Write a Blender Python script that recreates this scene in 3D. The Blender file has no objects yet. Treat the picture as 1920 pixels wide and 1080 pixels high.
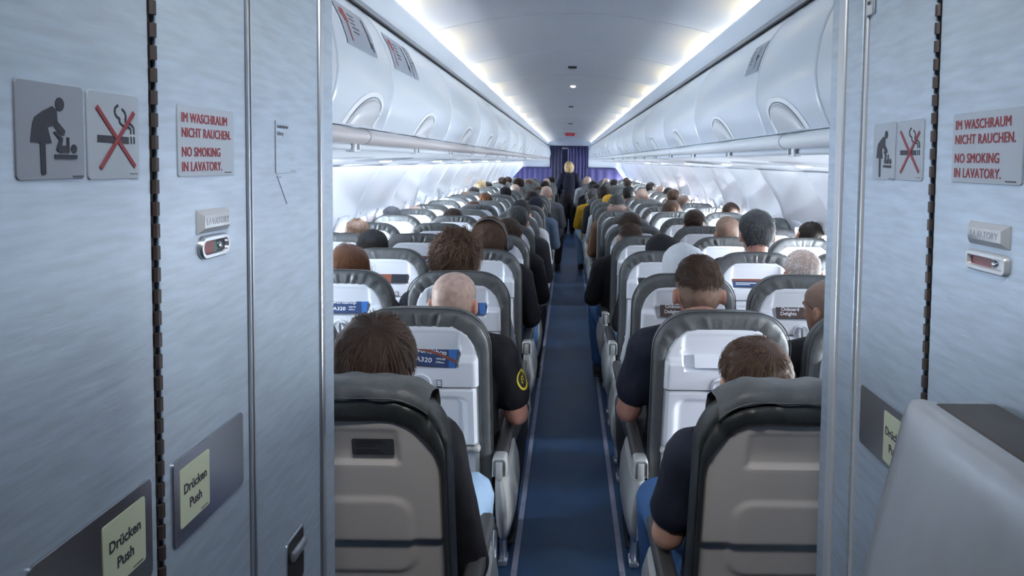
import bpy, bmesh, math, random
from mathutils import Vector, Matrix, Euler, noise

S = bpy.context.scene
COL = S.collection
PI = math.pi

# ------------------------------------------------------------------ camera, world, exposure
cam_d = bpy.data.cameras.new('camera')
cam = bpy.data.objects.new('camera', cam_d)
COL.objects.link(cam)
S.camera = cam
cam_d.sensor_width = 36.0
cam_d.lens = 1350 / 1920 * 36.0
cam_d.shift_x = (960 - 1066.2) / 1920
cam_d.shift_y = (372.5 - 540) / 1920
cam_d.clip_start = 0.02
cam_d.clip_end = 200
cam.matrix_world = Matrix.Translation((0, 0, 1.62)) @ Matrix.Rotation(math.radians(87.0), 4, 'X') @ Matrix.Rotation(math.radians(0.66), 4, 'Z')

S.view_settings.view_transform = 'Standard'
S.view_settings.look = 'None'
S.view_settings.gamma = 1.0
S.view_settings.exposure = 1.52
S.view_settings.use_curve_mapping = False
S.cycles.use_denoising = True
S.cycles.max_bounces = 8
S.cycles.diffuse_bounces = 5
S.cycles.glossy_bounces = 3
S.cycles.transmission_bounces = 4
S.cycles.sample_clamp_indirect = 6.0
S.cycles.caustics_reflective = False
S.cycles.caustics_refractive = False

W = bpy.data.worlds.new('world')
S.world = W
W.use_nodes = True
W.node_tree.nodes['Background'].inputs[0].default_value = (0.62, 0.76, 1.0, 1)
W.node_tree.nodes['Background'].inputs[1].default_value = 0.2

ORD = ['first', 'second', 'third', 'fourth', 'fifth', 'sixth', 'seventh', 'eighth', 'ninth', 'tenth', 'eleventh', 'twelfth', 'thirteenth', 'fourteenth', 'fifteenth', 'sixteenth', 'seventeenth', 'eighteenth', 'nineteenth', 'twentieth', 'twenty-first', 'twenty-second', 'twenty-third', 'twenty-fourth', 'twenty-fifth', 'twenty-sixth']
XC = 0.015          # the cabin's centre line
Y_REAR = 1.25       # forward face of the lavatory block
Y_FRONT = 20.6      # the curtain
N_ROWS = 24
def row_y(r): return 1.45 if r == 1 else 2.25 + 0.762 * (r - 2)

def area_lamp(name, loc, rot, sx, sy, power, col, spread=180):
    d = bpy.data.lights.new(name, 'AREA'); d.shape = 'RECTANGLE'; d.size = sx; d.size_y = sy
    d.energy = power; d.color = col; d.spread = math.radians(spread)
    o = bpy.data.objects.new(name, d); COL.objects.link(o)
    o.location = loc; o.rotation_euler = rot
    return o

CAB_L = Y_FRONT - Y_REAR
CAB_M = (Y_FRONT + Y_REAR) / 2
# sidewall wash tubes under the bins, cove tubes above the bins, added fill lamp over the lavatory corridor
area_lamp('sidewall_tube_lamp_port', (XC - 1.36, CAB_M, 1.575), (0, math.radians(38), 0), 0.05, CAB_L - 0.2, 14, (0.86, 0.93, 1.0))
area_lamp('sidewall_tube_lamp_starboard', (XC + 1.36, CAB_M, 1.575), (0, math.radians(-38), 0), 0.05, CAB_L - 0.2, 6, (0.86, 0.93, 1.0))
area_lamp('cove_tube_lamp_port', (XC - 0.655, CAB_M, 2.094), (0, math.radians(180 + 40), 0), 0.03, CAB_L - 0.2, 4, (0.90, 0.95, 1.0))
area_lamp('cove_tube_lamp_starboard', (XC + 0.655, CAB_M, 2.094), (0, math.radians(180 - 40), 0), 0.03, CAB_L - 0.2, 4, (0.90, 0.95, 1.0))
area_lamp('rear_row_fill_lamp', (0.0, 0.35, 2.22), (math.radians(42), 0, 0), 0.4, 0.25, 1.7, (1.0, 0.98, 0.96), 100)  # added out of view, tilted forward to brighten the rear-row seat backs

# ------------------------------------------------------------------ materials
MATS = {}
def pm(name, col, rough=0.5, metal=0.0, var=0.0, vscale=8.0, bump=0.0, bscale=60.0, stretch=(1, 1, 1), coat=0.0, emis=0.0, sheen=0.0, island=0.0, spec=0.5):
    m = bpy.data.materials.new(name); m.use_nodes = True
    nt = m.node_tree; N = nt.nodes; Lk = nt.links
    b = N['Principled BSDF']
    b.inputs['Base Color'].default_value = (*col, 1)
    b.inputs['Roughness'].default_value = rough
    b.inputs['Metallic'].default_value = metal
    b.inputs['Coat Weight'].default_value = coat
    b.inputs['Specular IOR Level'].default_value = spec
    if sheen: b.inputs['Sheen Weight'].default_value = sheen
    if emis:
        b.inputs['Emission Color'].default_value = (*col, 1); b.inputs['Emission Strength'].default_value = emis
    if var or bump:
        tc = N.new('ShaderNodeTexCoord'); mp = N.new('ShaderNodeMapping')
        mp.inputs['Scale'].default_value = stretch
        Lk.new(tc.outputs['Object'], mp.inputs['Vector'])
    if var:
        n = N.new('ShaderNodeTexNoise'); n.inputs['Scale'].default_value = vscale; n.inputs['Detail'].default_value = 5
        Lk.new(mp.outputs[0], n.inputs['Vector'])
        r = N.new('ShaderNodeMapRange'); r.inputs['From Min'].default_value = 0.3; r.inputs['From Max'].default_value = 0.7
        r.inputs['To Min'].default_value = 1 - var; r.inputs['To Max'].default_value = 1 + var
        Lk.new(n.outputs['Fac'], r.inputs['Value'])
        hs = N.new('ShaderNodeHueSaturation'); hs.inputs['Color'].default_value = (*col, 1)
        Lk.new(r.outputs[0], hs.inputs['Value']); Lk.new(hs.outputs[0], b.inputs['Base Color'])
    if island:
        g = N.new('ShaderNodeNewGeometry'); r = N.new('ShaderNodeMapRange')
        r.inputs['To Min'].default_value = 1 - island; r.inputs['To Max'].default_value = 1 + island
        Lk.new(g.outputs['Random Per Island'], r.inputs['Value'])
        hs = N.new('ShaderNodeHueSaturation'); hs.inputs['Color'].default_value = (*col, 1)
        Lk.new(r.outputs[0], hs.inputs['Value']); Lk.new(hs.outputs[0], b.inputs['Base Color'])
    if bump:
        n2 = N.new('ShaderNodeTexNoise'); n2.inputs['Scale'].default_value = bscale; n2.inputs['Detail'].default_value = 4
        Lk.new(mp.outputs[0], n2.inputs['Vector'])
        bp = N.new('ShaderNodeBump'); bp.inputs['Strength'].default_value = bump; bp.inputs['Distance'].default_value = 0.004
        Lk.new(n2.outputs['Fac'], bp.inputs['Height']); Lk.new(bp.outputs[0], b.inputs['Normal'])
    MATS[name] = m
    return m

M = {}
M['door'] = pm('brushed_lavatory_laminate', (0.48, 0.575, 0.685), 0.38, 0.35, 0.10, 14, 0.05, 30, (1, 1.2, 9))
M['alu'] = pm('brushed_aluminium', (0.62, 0.66, 0.72), 0.30, 0.9, 0.04, 20)
M['alu_white'] = pm('white_anodised_edge', (0.64, 0.68, 0.73), 0.35, 0.3)
M['steel'] = pm('stainless_steel', (0.50, 0.52, 0.56), 0.22, 1.0, 0.05, 6)
M['black'] = pm('black_gap', (0.012, 0.013, 0.016), 0.6)
M['hinge'] = pm('brown_hinge_metal', (0.10, 0.085, 0.085), 0.45, 0.6)
M['sign_grey'] = pm('sign_grey_plate', (0.30, 0.345, 0.42), 0.45)
M['sign_pale'] = pm('sign_pale_plate', (0.42, 0.49, 0.58), 0.45)
M['ink'] = pm('sign_ink_dark', (0.035, 0.04, 0.06), 0.6)
M['ink_red'] = pm('sign_ink_red', (0.28, 0.045, 0.06), 0.6)
M['lum'] = pm('photoluminescent_label', (0.62, 0.68, 0.50), 0.5)
M['engrave'] = pm('engraved_letters', (0.34, 0.37, 0.41), 0.4, 0.6)
M['red_ind'] = pm('indicator_red', (0.22, 0.02, 0.03), 0.35)
M['green_ind'] = pm('indicator_green', (0.02, 0.16, 0.12), 0.35)
M['white_pl'] = pm('white_cabin_plastic', (0.80, 0.84, 0.90), 0.38, 0, 0.015, 3)
M['bin'] = pm('bin_door_white', (0.63, 0.70, 0.79), 0.30, 0, 0.015, 2, coat=0.15)
M['ceil'] = pm('ceiling_panel', (0.74, 0.78, 0.85), 0.5, 0, 0.02, 2)
M['cove'] = pm('cove_white', (0.70, 0.76, 0.84), 0.42)
M['beige_rail'] = pm('beige_hand_rail', (0.60, 0.58, 0.60), 0.28)
M['handle'] = pm('bin_latch_plastic', (0.60, 0.63, 0.68), 0.30)
M['groove'] = pm('panel_joint', (0.30, 0.34, 0.40), 0.6)
M['rail_grey'] = pm('bin_track_grey', (0.28, 0.31, 0.36), 0.35, 0.5)
M['psu_grey'] = pm('air_grille_grey', (0.33, 0.37, 0.42), 0.5)
M['side'] = pm('sidewall_panel', (0.78, 0.81, 0.88), 0.30, 0, 0.02, 2, coat=0.2)
M['shade'] = pm('window_shade', (0.75, 0.78, 0.83), 0.5)
M['carpet'] = pm('blue_carpet', (0.018, 0.062, 0.160), 0.38, 0, 0.14, 6, 0.25, 350, spec=0.6)
M['strip'] = pm('floor_path_strip', (0.30, 0.32, 0.44), 0.45, 0, 0.12, 14)
M['leather'] = pm('grey_seat_leather', (0.108, 0.117, 0.122), 0.46, 0, 0.12, 24, 0.7, 34, spec=0.5)
M['leather_dark'] = pm('dark_seat_leather', (0.036, 0.040, 0.041), 0.40, 0, 0.14, 14, 0.6, 26)
M['shell'] = pm('white_seat_shell', (0.72, 0.76, 0.83), 0.36, 0, 0.012, 4)
M['shell_rear'] = pm('beige_grey_seat_shell', (0.62, 0.585, 0.555), 0.42, 0, 0.03, 5)
M['arm_pad'] = pm('armrest_pad', (0.075, 0.075, 0.080), 0.45)
M['arm_cap'] = pm('armrest_light_grey', (0.40, 0.415, 0.415), 0.4)
M['latch'] = pm('tray_latch_grey', (0.22, 0.24, 0.26), 0.4)
M['placard'] = pm('dark_placard', (0.055, 0.058, 0.070), 0.5)
M['curtain'] = pm('violet_blue_curtain', (0.036, 0.034, 0.135), 0.7, 0, 0.1, 10, sheen=0.3)
M['curtain_dark'] = pm('navy_curtain', (0.020, 0.022, 0.070), 0.7, 0, 0.1, 10, sheen=0.2)
M['jump'] = pm('jumpseat_grey_shell', (0.37, 0.41, 0.46), 0.30, 0.25, 0.16, 7, stretch=(1, 1, 0.5))  # tone noise stands in for mottled reflections on the shell
M['jump_pad'] = pm('brown_jumpseat_pad', (0.060, 0.052, 0.050), 0.45, 0, 0.15, 12)
M['tube_warm'] = pm('warm_cove_tube', (1.0, 0.78, 0.38), 0.5, emis=7.5)
M['exit_red'] = pm('exit_sign_red', (0.55, 0.02, 0.05), 0.5, emis=0.04)
M['exit_body'] = pm('exit_sign_housing', (0.62, 0.66, 0.70), 0.4)
M['lamp_on'] = pm('reading_lamp_lens', (1.0, 0.97, 0.92), 0.3, emis=3.0)
def pane(name, col, st):
    m = bpy.data.materials.new(name); m.use_nodes = True
    nt = m.node_tree; nt.nodes.remove(nt.nodes['Principled BSDF'])
    e = nt.nodes.new('ShaderNodeEmission'); e.inputs[0].default_value = (*col, 1); e.inputs[1].default_value = st
    nt.links.new(e.outputs[0], nt.nodes['Material Output'].inputs[0])
    return m
M['pane_l'] = pane('daylight_pane_shaded_side', (0.80, 0.90, 1.0), 42.0)
M['pane_r'] = pane('daylight_pane_sunny_side', (0.90, 0.95, 1.0), 62.0)

# ------------------------------------------------------------------ mesh helpers
class MB:
    def __init__(s): s.v = []; s.f = []
    def add(s, vs, fs, mtx=None):
        o = len(s.v)
        s.v += [tuple(mtx @ Vector(p)) if mtx is not None else tuple(p) for p in vs]
        s.f += [tuple(i + o for i in f) for f in fs]
        return s
    def box(s, x0, x1, y0, y1, z0, z1, mtx=None, bev=0.0, seg=2):
        if bev <= 0:
            return s.add([(x, y, z) for z in (z0, z1) for y in (y0, y1) for x in (x0, x1)],
                         [(0, 2, 3, 1), (4, 5, 7, 6), (0, 1, 5, 4), (2, 6, 7, 3), (0, 4, 6, 2), (1, 3, 7, 5)], mtx)
        bm = bmesh.new(); bmesh.ops.create_cube(bm, size=1)
        for v in bm.verts:
            v.co = Vector(((x0 + x1) / 2 + v.co.x * (x1 - x0), (y0 + y1) / 2 + v.co.y * (y1 - y0), (z0 + z1) / 2 + v.co.z * (z1 - z0)))
        bmesh.ops.bevel(bm, geom=bm.edges[:], offset=bev, segments=seg, profile=0.5, affect='EDGES')
        s.addbm(bm, mtx); return s
    def addbm(s, bm, mtx=None):
        bm.verts.index_update()
        s.add([v.co.copy() for v in bm.verts], [[v.index for v in f.verts] for f in bm.faces], mtx); bm.free()
    def addmesh(s, me, mtx=None):
        s.add([v.co.copy() for v in me.vertices], [tuple(p.vertices) for p in me.polygons], mtx); return s
    def rings(s, R, closed=True, cap=True, mtx=None):
        n = len(R[0]); vs = [p for r in R for p in r]; fs = []
        for i in range(len(R) - 1):
            for j in range(n if closed else n - 1):
                k = (j + 1) % n
                fs.append((i * n + j, i * n + k, (i + 1) * n + k, (i + 1) * n + j))
        if cap and closed:
            fs.append(tuple(range(n - 1, -1, -1))); fs.append(tuple(range((len(R) - 1) * n, len(R) * n)))
        return s.add(vs, fs, mtx)
    def tube(s, path, r, n=10, mtx=None, cap=True):
        path = [Vector(p) for p in path]; R = []
        for i, p in enumerate(path):
            t = (path[min(i + 1, len(path) - 1)] - path[max(i - 1, 0)]).normalized()
            a = Vector((0, 0, 1)) if abs(t.z) < 0.9 else Vector((0, 1, 0))
            u = t.cross(a).normalized(); w = u.cross(t)
            rr = r[i] if isinstance(r, (list, tuple)) else r
            R.append([p + (u * math.cos(2 * PI * k / n) + w * math.sin(2 * PI * k / n)) * rr for k in range(n)])
        return s.rings(R, True, cap, mtx)
    def ellipsoid(s, c, r, nu=20, nv=12, mtx=None):
        bm = bmesh.new(); bmesh.ops.create_uvsphere(bm, u_segments=nu, v_segments=nv, radius=1)
        for v in bm.verts: v.co = Vector((c[0] + v.co.x * r[0], c[1] + v.co.y * r[1], c[2] + v.co.z * r[2]))
        s.addbm(bm, mtx); return s
    def prism(s, pts, z0, z1, mtx=None):
        n = len(pts)
        return s.add([(p[0], p[1], z0) for p in pts] + [(p[0], p[1], z1) for p in pts],
                     [tuple(range(n - 1, -1, -1)), tuple(range(n, 2 * n))] + [(i, (i + 1) % n, n + (i + 1) % n, n + i) for i in range(n)], mtx)
    def mesh(s, name, smooth=True, ang=0.7):
        me = bpy.data.meshes.new(name); me.from_pydata(s.v, [], s.f); me.validate(); 
        bm = bmesh.new(); bm.from_mesh(me); bmesh.ops.recalc_face_normals(bm, faces=bm.faces); bm.to_mesh(me); bm.free()
        if smooth:
            me.polygons.foreach_set('use_smooth', [True] * len(me.polygons)); me.set_sharp_from_angle(angle=ang)
        return me
    def build(s, name, mat, parent=None, smooth=True, ang=0.7):
        return obj(name, s.mesh(name, smooth, ang), mat, parent)

def obj(name, me, mat=None, parent=None):
    o = bpy.data.objects.new(name, me); COL.objects.link(o)
    if mat is not None and not me.materials: me.materials.append(mat)
    if parent is not None: o.parent = parent
    return o
def paint(o, mat):
    o.material_slots[0].link = 'OBJECT'; o.material_slots[0].material = mat
def tag(o, label, cat, group=None):
    o['label'] = label; o['category'] = cat
    if group: o['group'] = group
    return o
def thing(name, label, cat, loc=(0, 0, 0), group=None):
    o = bpy.data.objects.new(name, None); COL.objects.link(o); o.location = loc; o.empty_display_size = 0.1
    return tag(o, label, cat, group)
def struct(o): o['kind'] = 'structure'; return o
def copy_tree(o, parent=None):
    c = o.copy(); COL.objects.link(c)
    if parent is not None: c.parent = parent
    for ch in KIDS.get(o.name, []): copy_tree(ch, c)
    return c
KIDS = {}
def index_kids():
    KIDS.clear()
    for o in S.objects:
        if o.parent is not None: KIDS.setdefault(o.parent.name, []).append(o)
def sm(a, b, x):
    t = max(0.0, min(1.0, (x - a) / (b - a))); return t * t * (3 - 2 * t)
def rrect(w, h, r, n=5, cx=0, cy=0):
    out = []
    for (sx, sy, a0) in ((1, 1, 0), (-1, 1, 90), (-1, -1, 180), (1, -1, 270)):
        for k in range(n + 1):
            a = math.radians(a0 + 90 * k / n)
            out.append((cx + sx * (w / 2 - r) + r * math.cos(a), cy + sy * (h / 2 - r) + r * math.sin(a)))
    return out
def plate(w, h, r, t, bev=0.0, cx=0, cy=0, z=0.0):
    mb = MB(); R = [[(p[0], p[1], z) for p in rrect(w, h, r, 5, cx, cy)]]
    if bev:
        R.append([(p[0], p[1], z + t - bev) for p in rrect(w, h, r, 5, cx, cy)])
        R.append([(p[0], p[1], z + t) for p in rrect(w - 2 * bev, h - 2 * bev, max(r - bev, 0.0005), 5, cx, cy)])
    else: R.append([(p[0], p[1], z + t) for p in rrect(w, h, r, 5, cx, cy)])
    return mb.rings(R)
def text_mb(body, size, sx=1.0, align='LEFT', spacing=1.0, extrude=0.0004, offset=0.0, line=1.0):
    c = bpy.data.curves.new('lettering', 'FONT'); c.body = body; c.size = size; c.align_x = align
    c.space_character = spacing; c.extrude = extrude; c.offset = offset; c.resolution_u = 3; c.space_line = line
    o = bpy.data.objects.new('lettering', c); COL.objects.link(o)
    bpy.context.view_layer.update()
    me = bpy.data.meshes.new_from_object(o.evaluated_get(bpy.context.evaluated_depsgraph_get()))
    mb = MB(); mb.addmesh(me, Matrix.Diagonal((sx, 1, 1, 1)))
    bpy.data.objects.remove(o); bpy.data.curves.remove(c); bpy.data.meshes.remove(me)
    return mb
def place(mb, mtx):
    mb.v = [tuple(mtx @ Vector(p)) for p in mb.v]; return mb
XL, XR = -0.41, 0.45
def on_wall(side, a, z, off=0.0):
    """Local x along the writing, y up, z out of the lavatory wall; a = distance along the aisle."""
    if side == 'L': return Matrix(((0, 0, 1, XL + off), (1, 0, 0, a), (0, 1, 0, z), (0, 0, 0, 1)))
    return Matrix(((0, 0, -1, XR - off), (-1, 0, 0, a), (0, 1, 0, z), (0, 0, 0, 1)))
def wobj(mb, name, mat, side, a, z, off, parent=None, smooth=True):
    return place(mb, on_wall(side, a, z, off)).build(name, mat, parent, smooth)
# ------------------------------------------------------------------ cabin shell
def sweep(profile, y0, y1, ny=1, thick=None):
    mb = MB(); R = [[(x, y0 + (y1 - y0) * i / ny, z) for (x, z) in profile] for i in range(ny + 1)]
    return mb.rings(R, closed=False, cap=False)

mb = MB(); mb.box(-1.95, 1.95, -1.6, 26, -0.06, 0.0)
struct(mb.build('floor', M['carpet'], None, False))
for i, sx in enumerate((-1, 1)):
    mb = MB(); x = XC + sx * 0.2135
    ys = [-1.5 + 1.42 * k for k in range(20)]
    for a, b in zip(ys, ys[1:]): mb.box(x - 0.0115, x + 0.0115, a, b - 0.004, 0.0, 0.0022)
    struct(mb.build('trim_%d' % (i + 1), M['strip'], None, False))

# sidewalls: one swept liner each side with rounded window openings
WIN_Z0, WIN_Z1, WIN_W, WIN_P = 0.835, 1.170, 0.245, 0.5335
def side_profile():
    return [(1.46, 1.567), (1.50, 1.515), (1.54, 1.46), (1.585, 1.385), (1.637, 1.29), (1.665, WIN_Z1 + 0.02), (1.7705, WIN_Z0 - 0.02), (1.779, 0.76), (1.785, 0.62), (1.77, 0.40), (1.70, 0.12), (1.68, 0.0)]
JOINT0 = 4.50 - 4 * 1.067
win_ys = []
y = JOINT0 + 0.267
while y < Y_FRONT - 0.2:
    if y > Y_REAR + 0.25: win_ys.append(y)
    y += WIN_P
SLOPE = math.atan2(1.7705 - 1.665, (WIN_Z1 + 0.02) - (WIN_Z0 - 0.02))
for si, (side, sx) in enumerate((('port', -1), ('starboard', 1))):
    P = side_profile(); mb = MB()
    ycuts = [Y_REAR]
    for wy in win_ys: ycuts += [wy - WIN_W / 2, wy, wy + WIN_W / 2]
    jl = [JOINT0 + 1.067 * k for k in range(0, 21) if Y_REAR < JOINT0 + 1.067 * k < Y_FRONT]
    for j in jl: ycuts += [j - 0.05, j - 0.004, j, j + 0.004, j + 0.05]
    ycuts = sorted(ycuts + [Y_FRONT + 0.3]); ny = len(ycuts); npf = len(P)
    def bow(yy):
        t = ((yy - JOINT0) % 1.067) / 1.067; d = min(t, 1 - t) * 1.067
        return 0.012 * math.sin(PI * t) - 0.014 * max(0, 1 - d / 0.005)
    vs = [(XC + sx * (px_ + bow(yy) * (1 if 0 < k < npf - 1 else 0.2)), yy, pz) for yy in ycuts for k, (px_, pz) in enumerate(P)]
    fs = []
    for a in range(ny - 1):
        ym = (ycuts[a] + ycuts[a + 1]) / 2
        hole = any(abs(ym - wy) < WIN_W / 2 for wy in win_ys)
        for k in range(npf - 1):
            if hole and k == 5: continue
            fs.append((a * npf + k, a * npf + k + 1, (a + 1) * npf + k + 1, (a + 1) * npf + k))
    mb.add(vs, fs)
    o = struct(mb.build('wall_' + side, M['side'], None, True, 0.5))
    # windows: moulded reveal ring, blind and daylight pane
    zc = (WIN_Z0 + WIN_Z1) / 2; xm = (1.665 + 1.7705) / 2
    def ov(w, h, n=28):
        out = []
        for k in range(n):
            a = 2 * PI * k / n; c, s_ = math.cos(a), math.sin(a)
            out.append((w * abs(c) ** 0.55 * (1 if c >= 0 else -1), h * abs(s_) ** 0.55 * (1 if s_ >= 0 else -1)))
        return out
    fr = MB(); R = []
    for (w, h, d) in ((0.160, 0.205, 0.006), (0.150, 0.195, 0.012), (0.112, 0.155, 0.008), (0.104, 0.147, -0.02), (0.098, 0.138, -0.075)):
        R.append([(p[0], p[1], d) for p in ov(w, h)])
    fr.rings(R, True, False); fr_me = fr.mesh('window_reveal', True, 0.8)
    pn = MB(); pn.add([(p[0], p[1], -0.07) for p in ov(0.099, 0.139)], [tuple(range(28))]); pn_me = pn.mesh('pane', False)
    bl = MB(); bl.box(-0.10, 0.10, -0.012, 0.145, -0.066, -0.060); bl.box(-0.10, 0.10, -0.022, -0.010, -0.068, -0.052); bl_me = bl.mesh('window_shade', False)
    for wi, wy in enumerate(win_ys):
        # local x along the aisle, local y up the wall, local z into the cabin
        up = Vector((sx * -math.sin(SLOPE), 0, math.cos(SLOPE))); inn = Vector((-sx * math.cos(SLOPE), 0, -math.sin(SLOPE)))
        xa = up.cross(inn)
        mt = Matrix((( xa.x, up.x, inn.x, XC + sx * (xm + 0.011)), (xa.y, up.y, inn.y, wy), (xa.z, up.z, inn.z, zc), (0, 0, 0, 1)))
        f = obj('window_%d' % (si * 60 + wi + 1), fr_me, M['side']); f.matrix_world = mt; struct(f)
        p = obj('window_pane', pn_me, M['pane_l' if sx < 0 else 'pane_r'], f)
        if (wi * 7 + si) % 5 in (0, 2): obj('window_shade', bl_me, M['shade'], f)

# ceiling: curved panels with open joints over a darker backing, white cove lips, warm tubes in the coves
def ceil_z(x): return 2.24 - 0.10 * (x / 0.66) ** 2
xs = [-0.68 + 1.36 * k / 24 for k in range(25)]
mb = MB(); y = 2.0 - 1.067 * 1
while y < Y_FRONT:
    a, b = max(y + 0.003, Y_REAR - 0.5), min(y + 1.067 - 0.003, Y_FRONT + 0.4)
    R = []
    for (yy, dz) in ((a, 0.012), (a + 0.006, 0.0), ((a + b) / 2, -0.006), (b - 0.006, 0.0), (b, 0.012)):
        R.append([(XC + x, yy, ceil_z(x) + dz) for x in xs])
    mb.rings(R, False, False); y += 1.067
struct(mb.build('ceiling', M['ceil'], None, True, 0.4))
mb = sweep([(XC + x, ceil_z(x) + 0.014) for x in xs], Y_REAR - 0.5, Y_FRONT + 0.5); struct(mb.build('ceiling_backing', M['groove'], None, True))
for si, sx in enumerate((-1, 1)):
    mb = MB()   # white band from the bin track up to the lip that hides the tubes
    prof = [(0.690, 2.060), (0.672, 2.072), (0.585, 2.118), (0.577, 2.126), (0.580, 2.131), (0.588, 2.128), (0.66, 2.088), (0.70, 2.088), (0.70, 2.15)]
    mb.rings([[(XC + sx * x, yy, z) for x, z in prof] for yy in (Y_REAR - 0.02, Y_FRONT)], False, False)
    struct(mb.build('trim_%d' % (3 + si), M['cove'], None, True, 0.5))
    mb = MB()   # grey track with two dark shadow gaps along the top of the bins
    mb.box(XC + sx * 0.640 - 0.013, XC + sx * 0.640 + 0.013, Y_REAR - 0.01, Y_FRONT, 2.060, 2.080)
    t = struct(mb.build('trim_%d' % (5 + si), M['rail_grey'], None, False))
    mb = MB()
    for dx, z in ((-0.0145, 2.0585), (0.002, 2.0835)):
        mb.box(XC + sx * (0.640 + dx) - 0.003, XC + sx * (0.640 + dx) + 0.003, Y_REAR - 0.01, Y_FRONT, z - 0.003, z + 0.003)
    mb.build('trim_gap', M['black'], t, False)
    y = 2.0 - 1.067
    k = 0
    while y < Y_FRONT - 0.6:
        if y + 0.7 > Y_REAR:
            mb = MB(); mb.tube([(XC + sx * 0.652, max(y + 0.03, Y_REAR), 2.104), (XC + sx * 0.652, y + 0.62, 2.104)], 0.011, 8)
            o = mb.build('cove_light_tube', M['tube_warm'])
            tag(o, 'warm light tube in ceiling cove %s of aisle, %s panel from lavatories' % ('left' if sx < 0 else 'right', ORD[k]), 'light', 'warm light tubes in the ceiling coves'); k += 1
        y += 1.067

# ceiling fittings
for k, (yy, w) in enumerate(((4.75, 0.056), (8.2, 0.056), (11.9, 0.07))):
    mb = MB(); mb.box(XC - w / 2, XC + w / 2, yy - 0.035, yy + 0.035, ceil_z(0) - 0.012, ceil_z(0) - 0.004, bev=0.003)
    o = mb.build('ceiling_vent', M['black']); tag(o, 'small dark rectangular vent in the ceiling above the aisle, %s from the lavatories' % ORD[k], 'vent', 'dark vents along the ceiling')
mb = MB(); mb.ellipsoid((XC + 0.01, 5.98, ceil_z(0) - 0.008), (0.02, 0.03, 0.006)); o = mb.build('ceiling_lamp', M['lamp_on']); tag(o, 'tiny bright white ceiling lamp between the first and second dark vents', 'lamp')
t = thing('exit_sign', 'red EXIT sign hanging from the ceiling over the aisle near the curtain', 'sign', (XC, 15.6, ceil_z(0) - 0.05))
mb = MB(); mb.box(-0.15, 0.15, -0.02, 0.05, -0.035, 0.045, bev=0.012); mb.build('housing', M['exit_body'], t)
mb = plate(0.20, 0.062, 0.02, 0.004); place(mb, Matrix.Translation((0, -0.022, 0)) @ Matrix.Rotation(PI / 2, 4, 'X')); f = mb.build('sign_face', M['exit_red'], t)
mb = text_mb('EXIT', 0.045, 1.2, 'CENTER'); place(mb, Matrix.Translation((0, -0.0275, -0.016)) @ Matrix.Rotation(PI / 2, 4, 'X')); mb.build('lettering', M['exit_body'], f, False)

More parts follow.
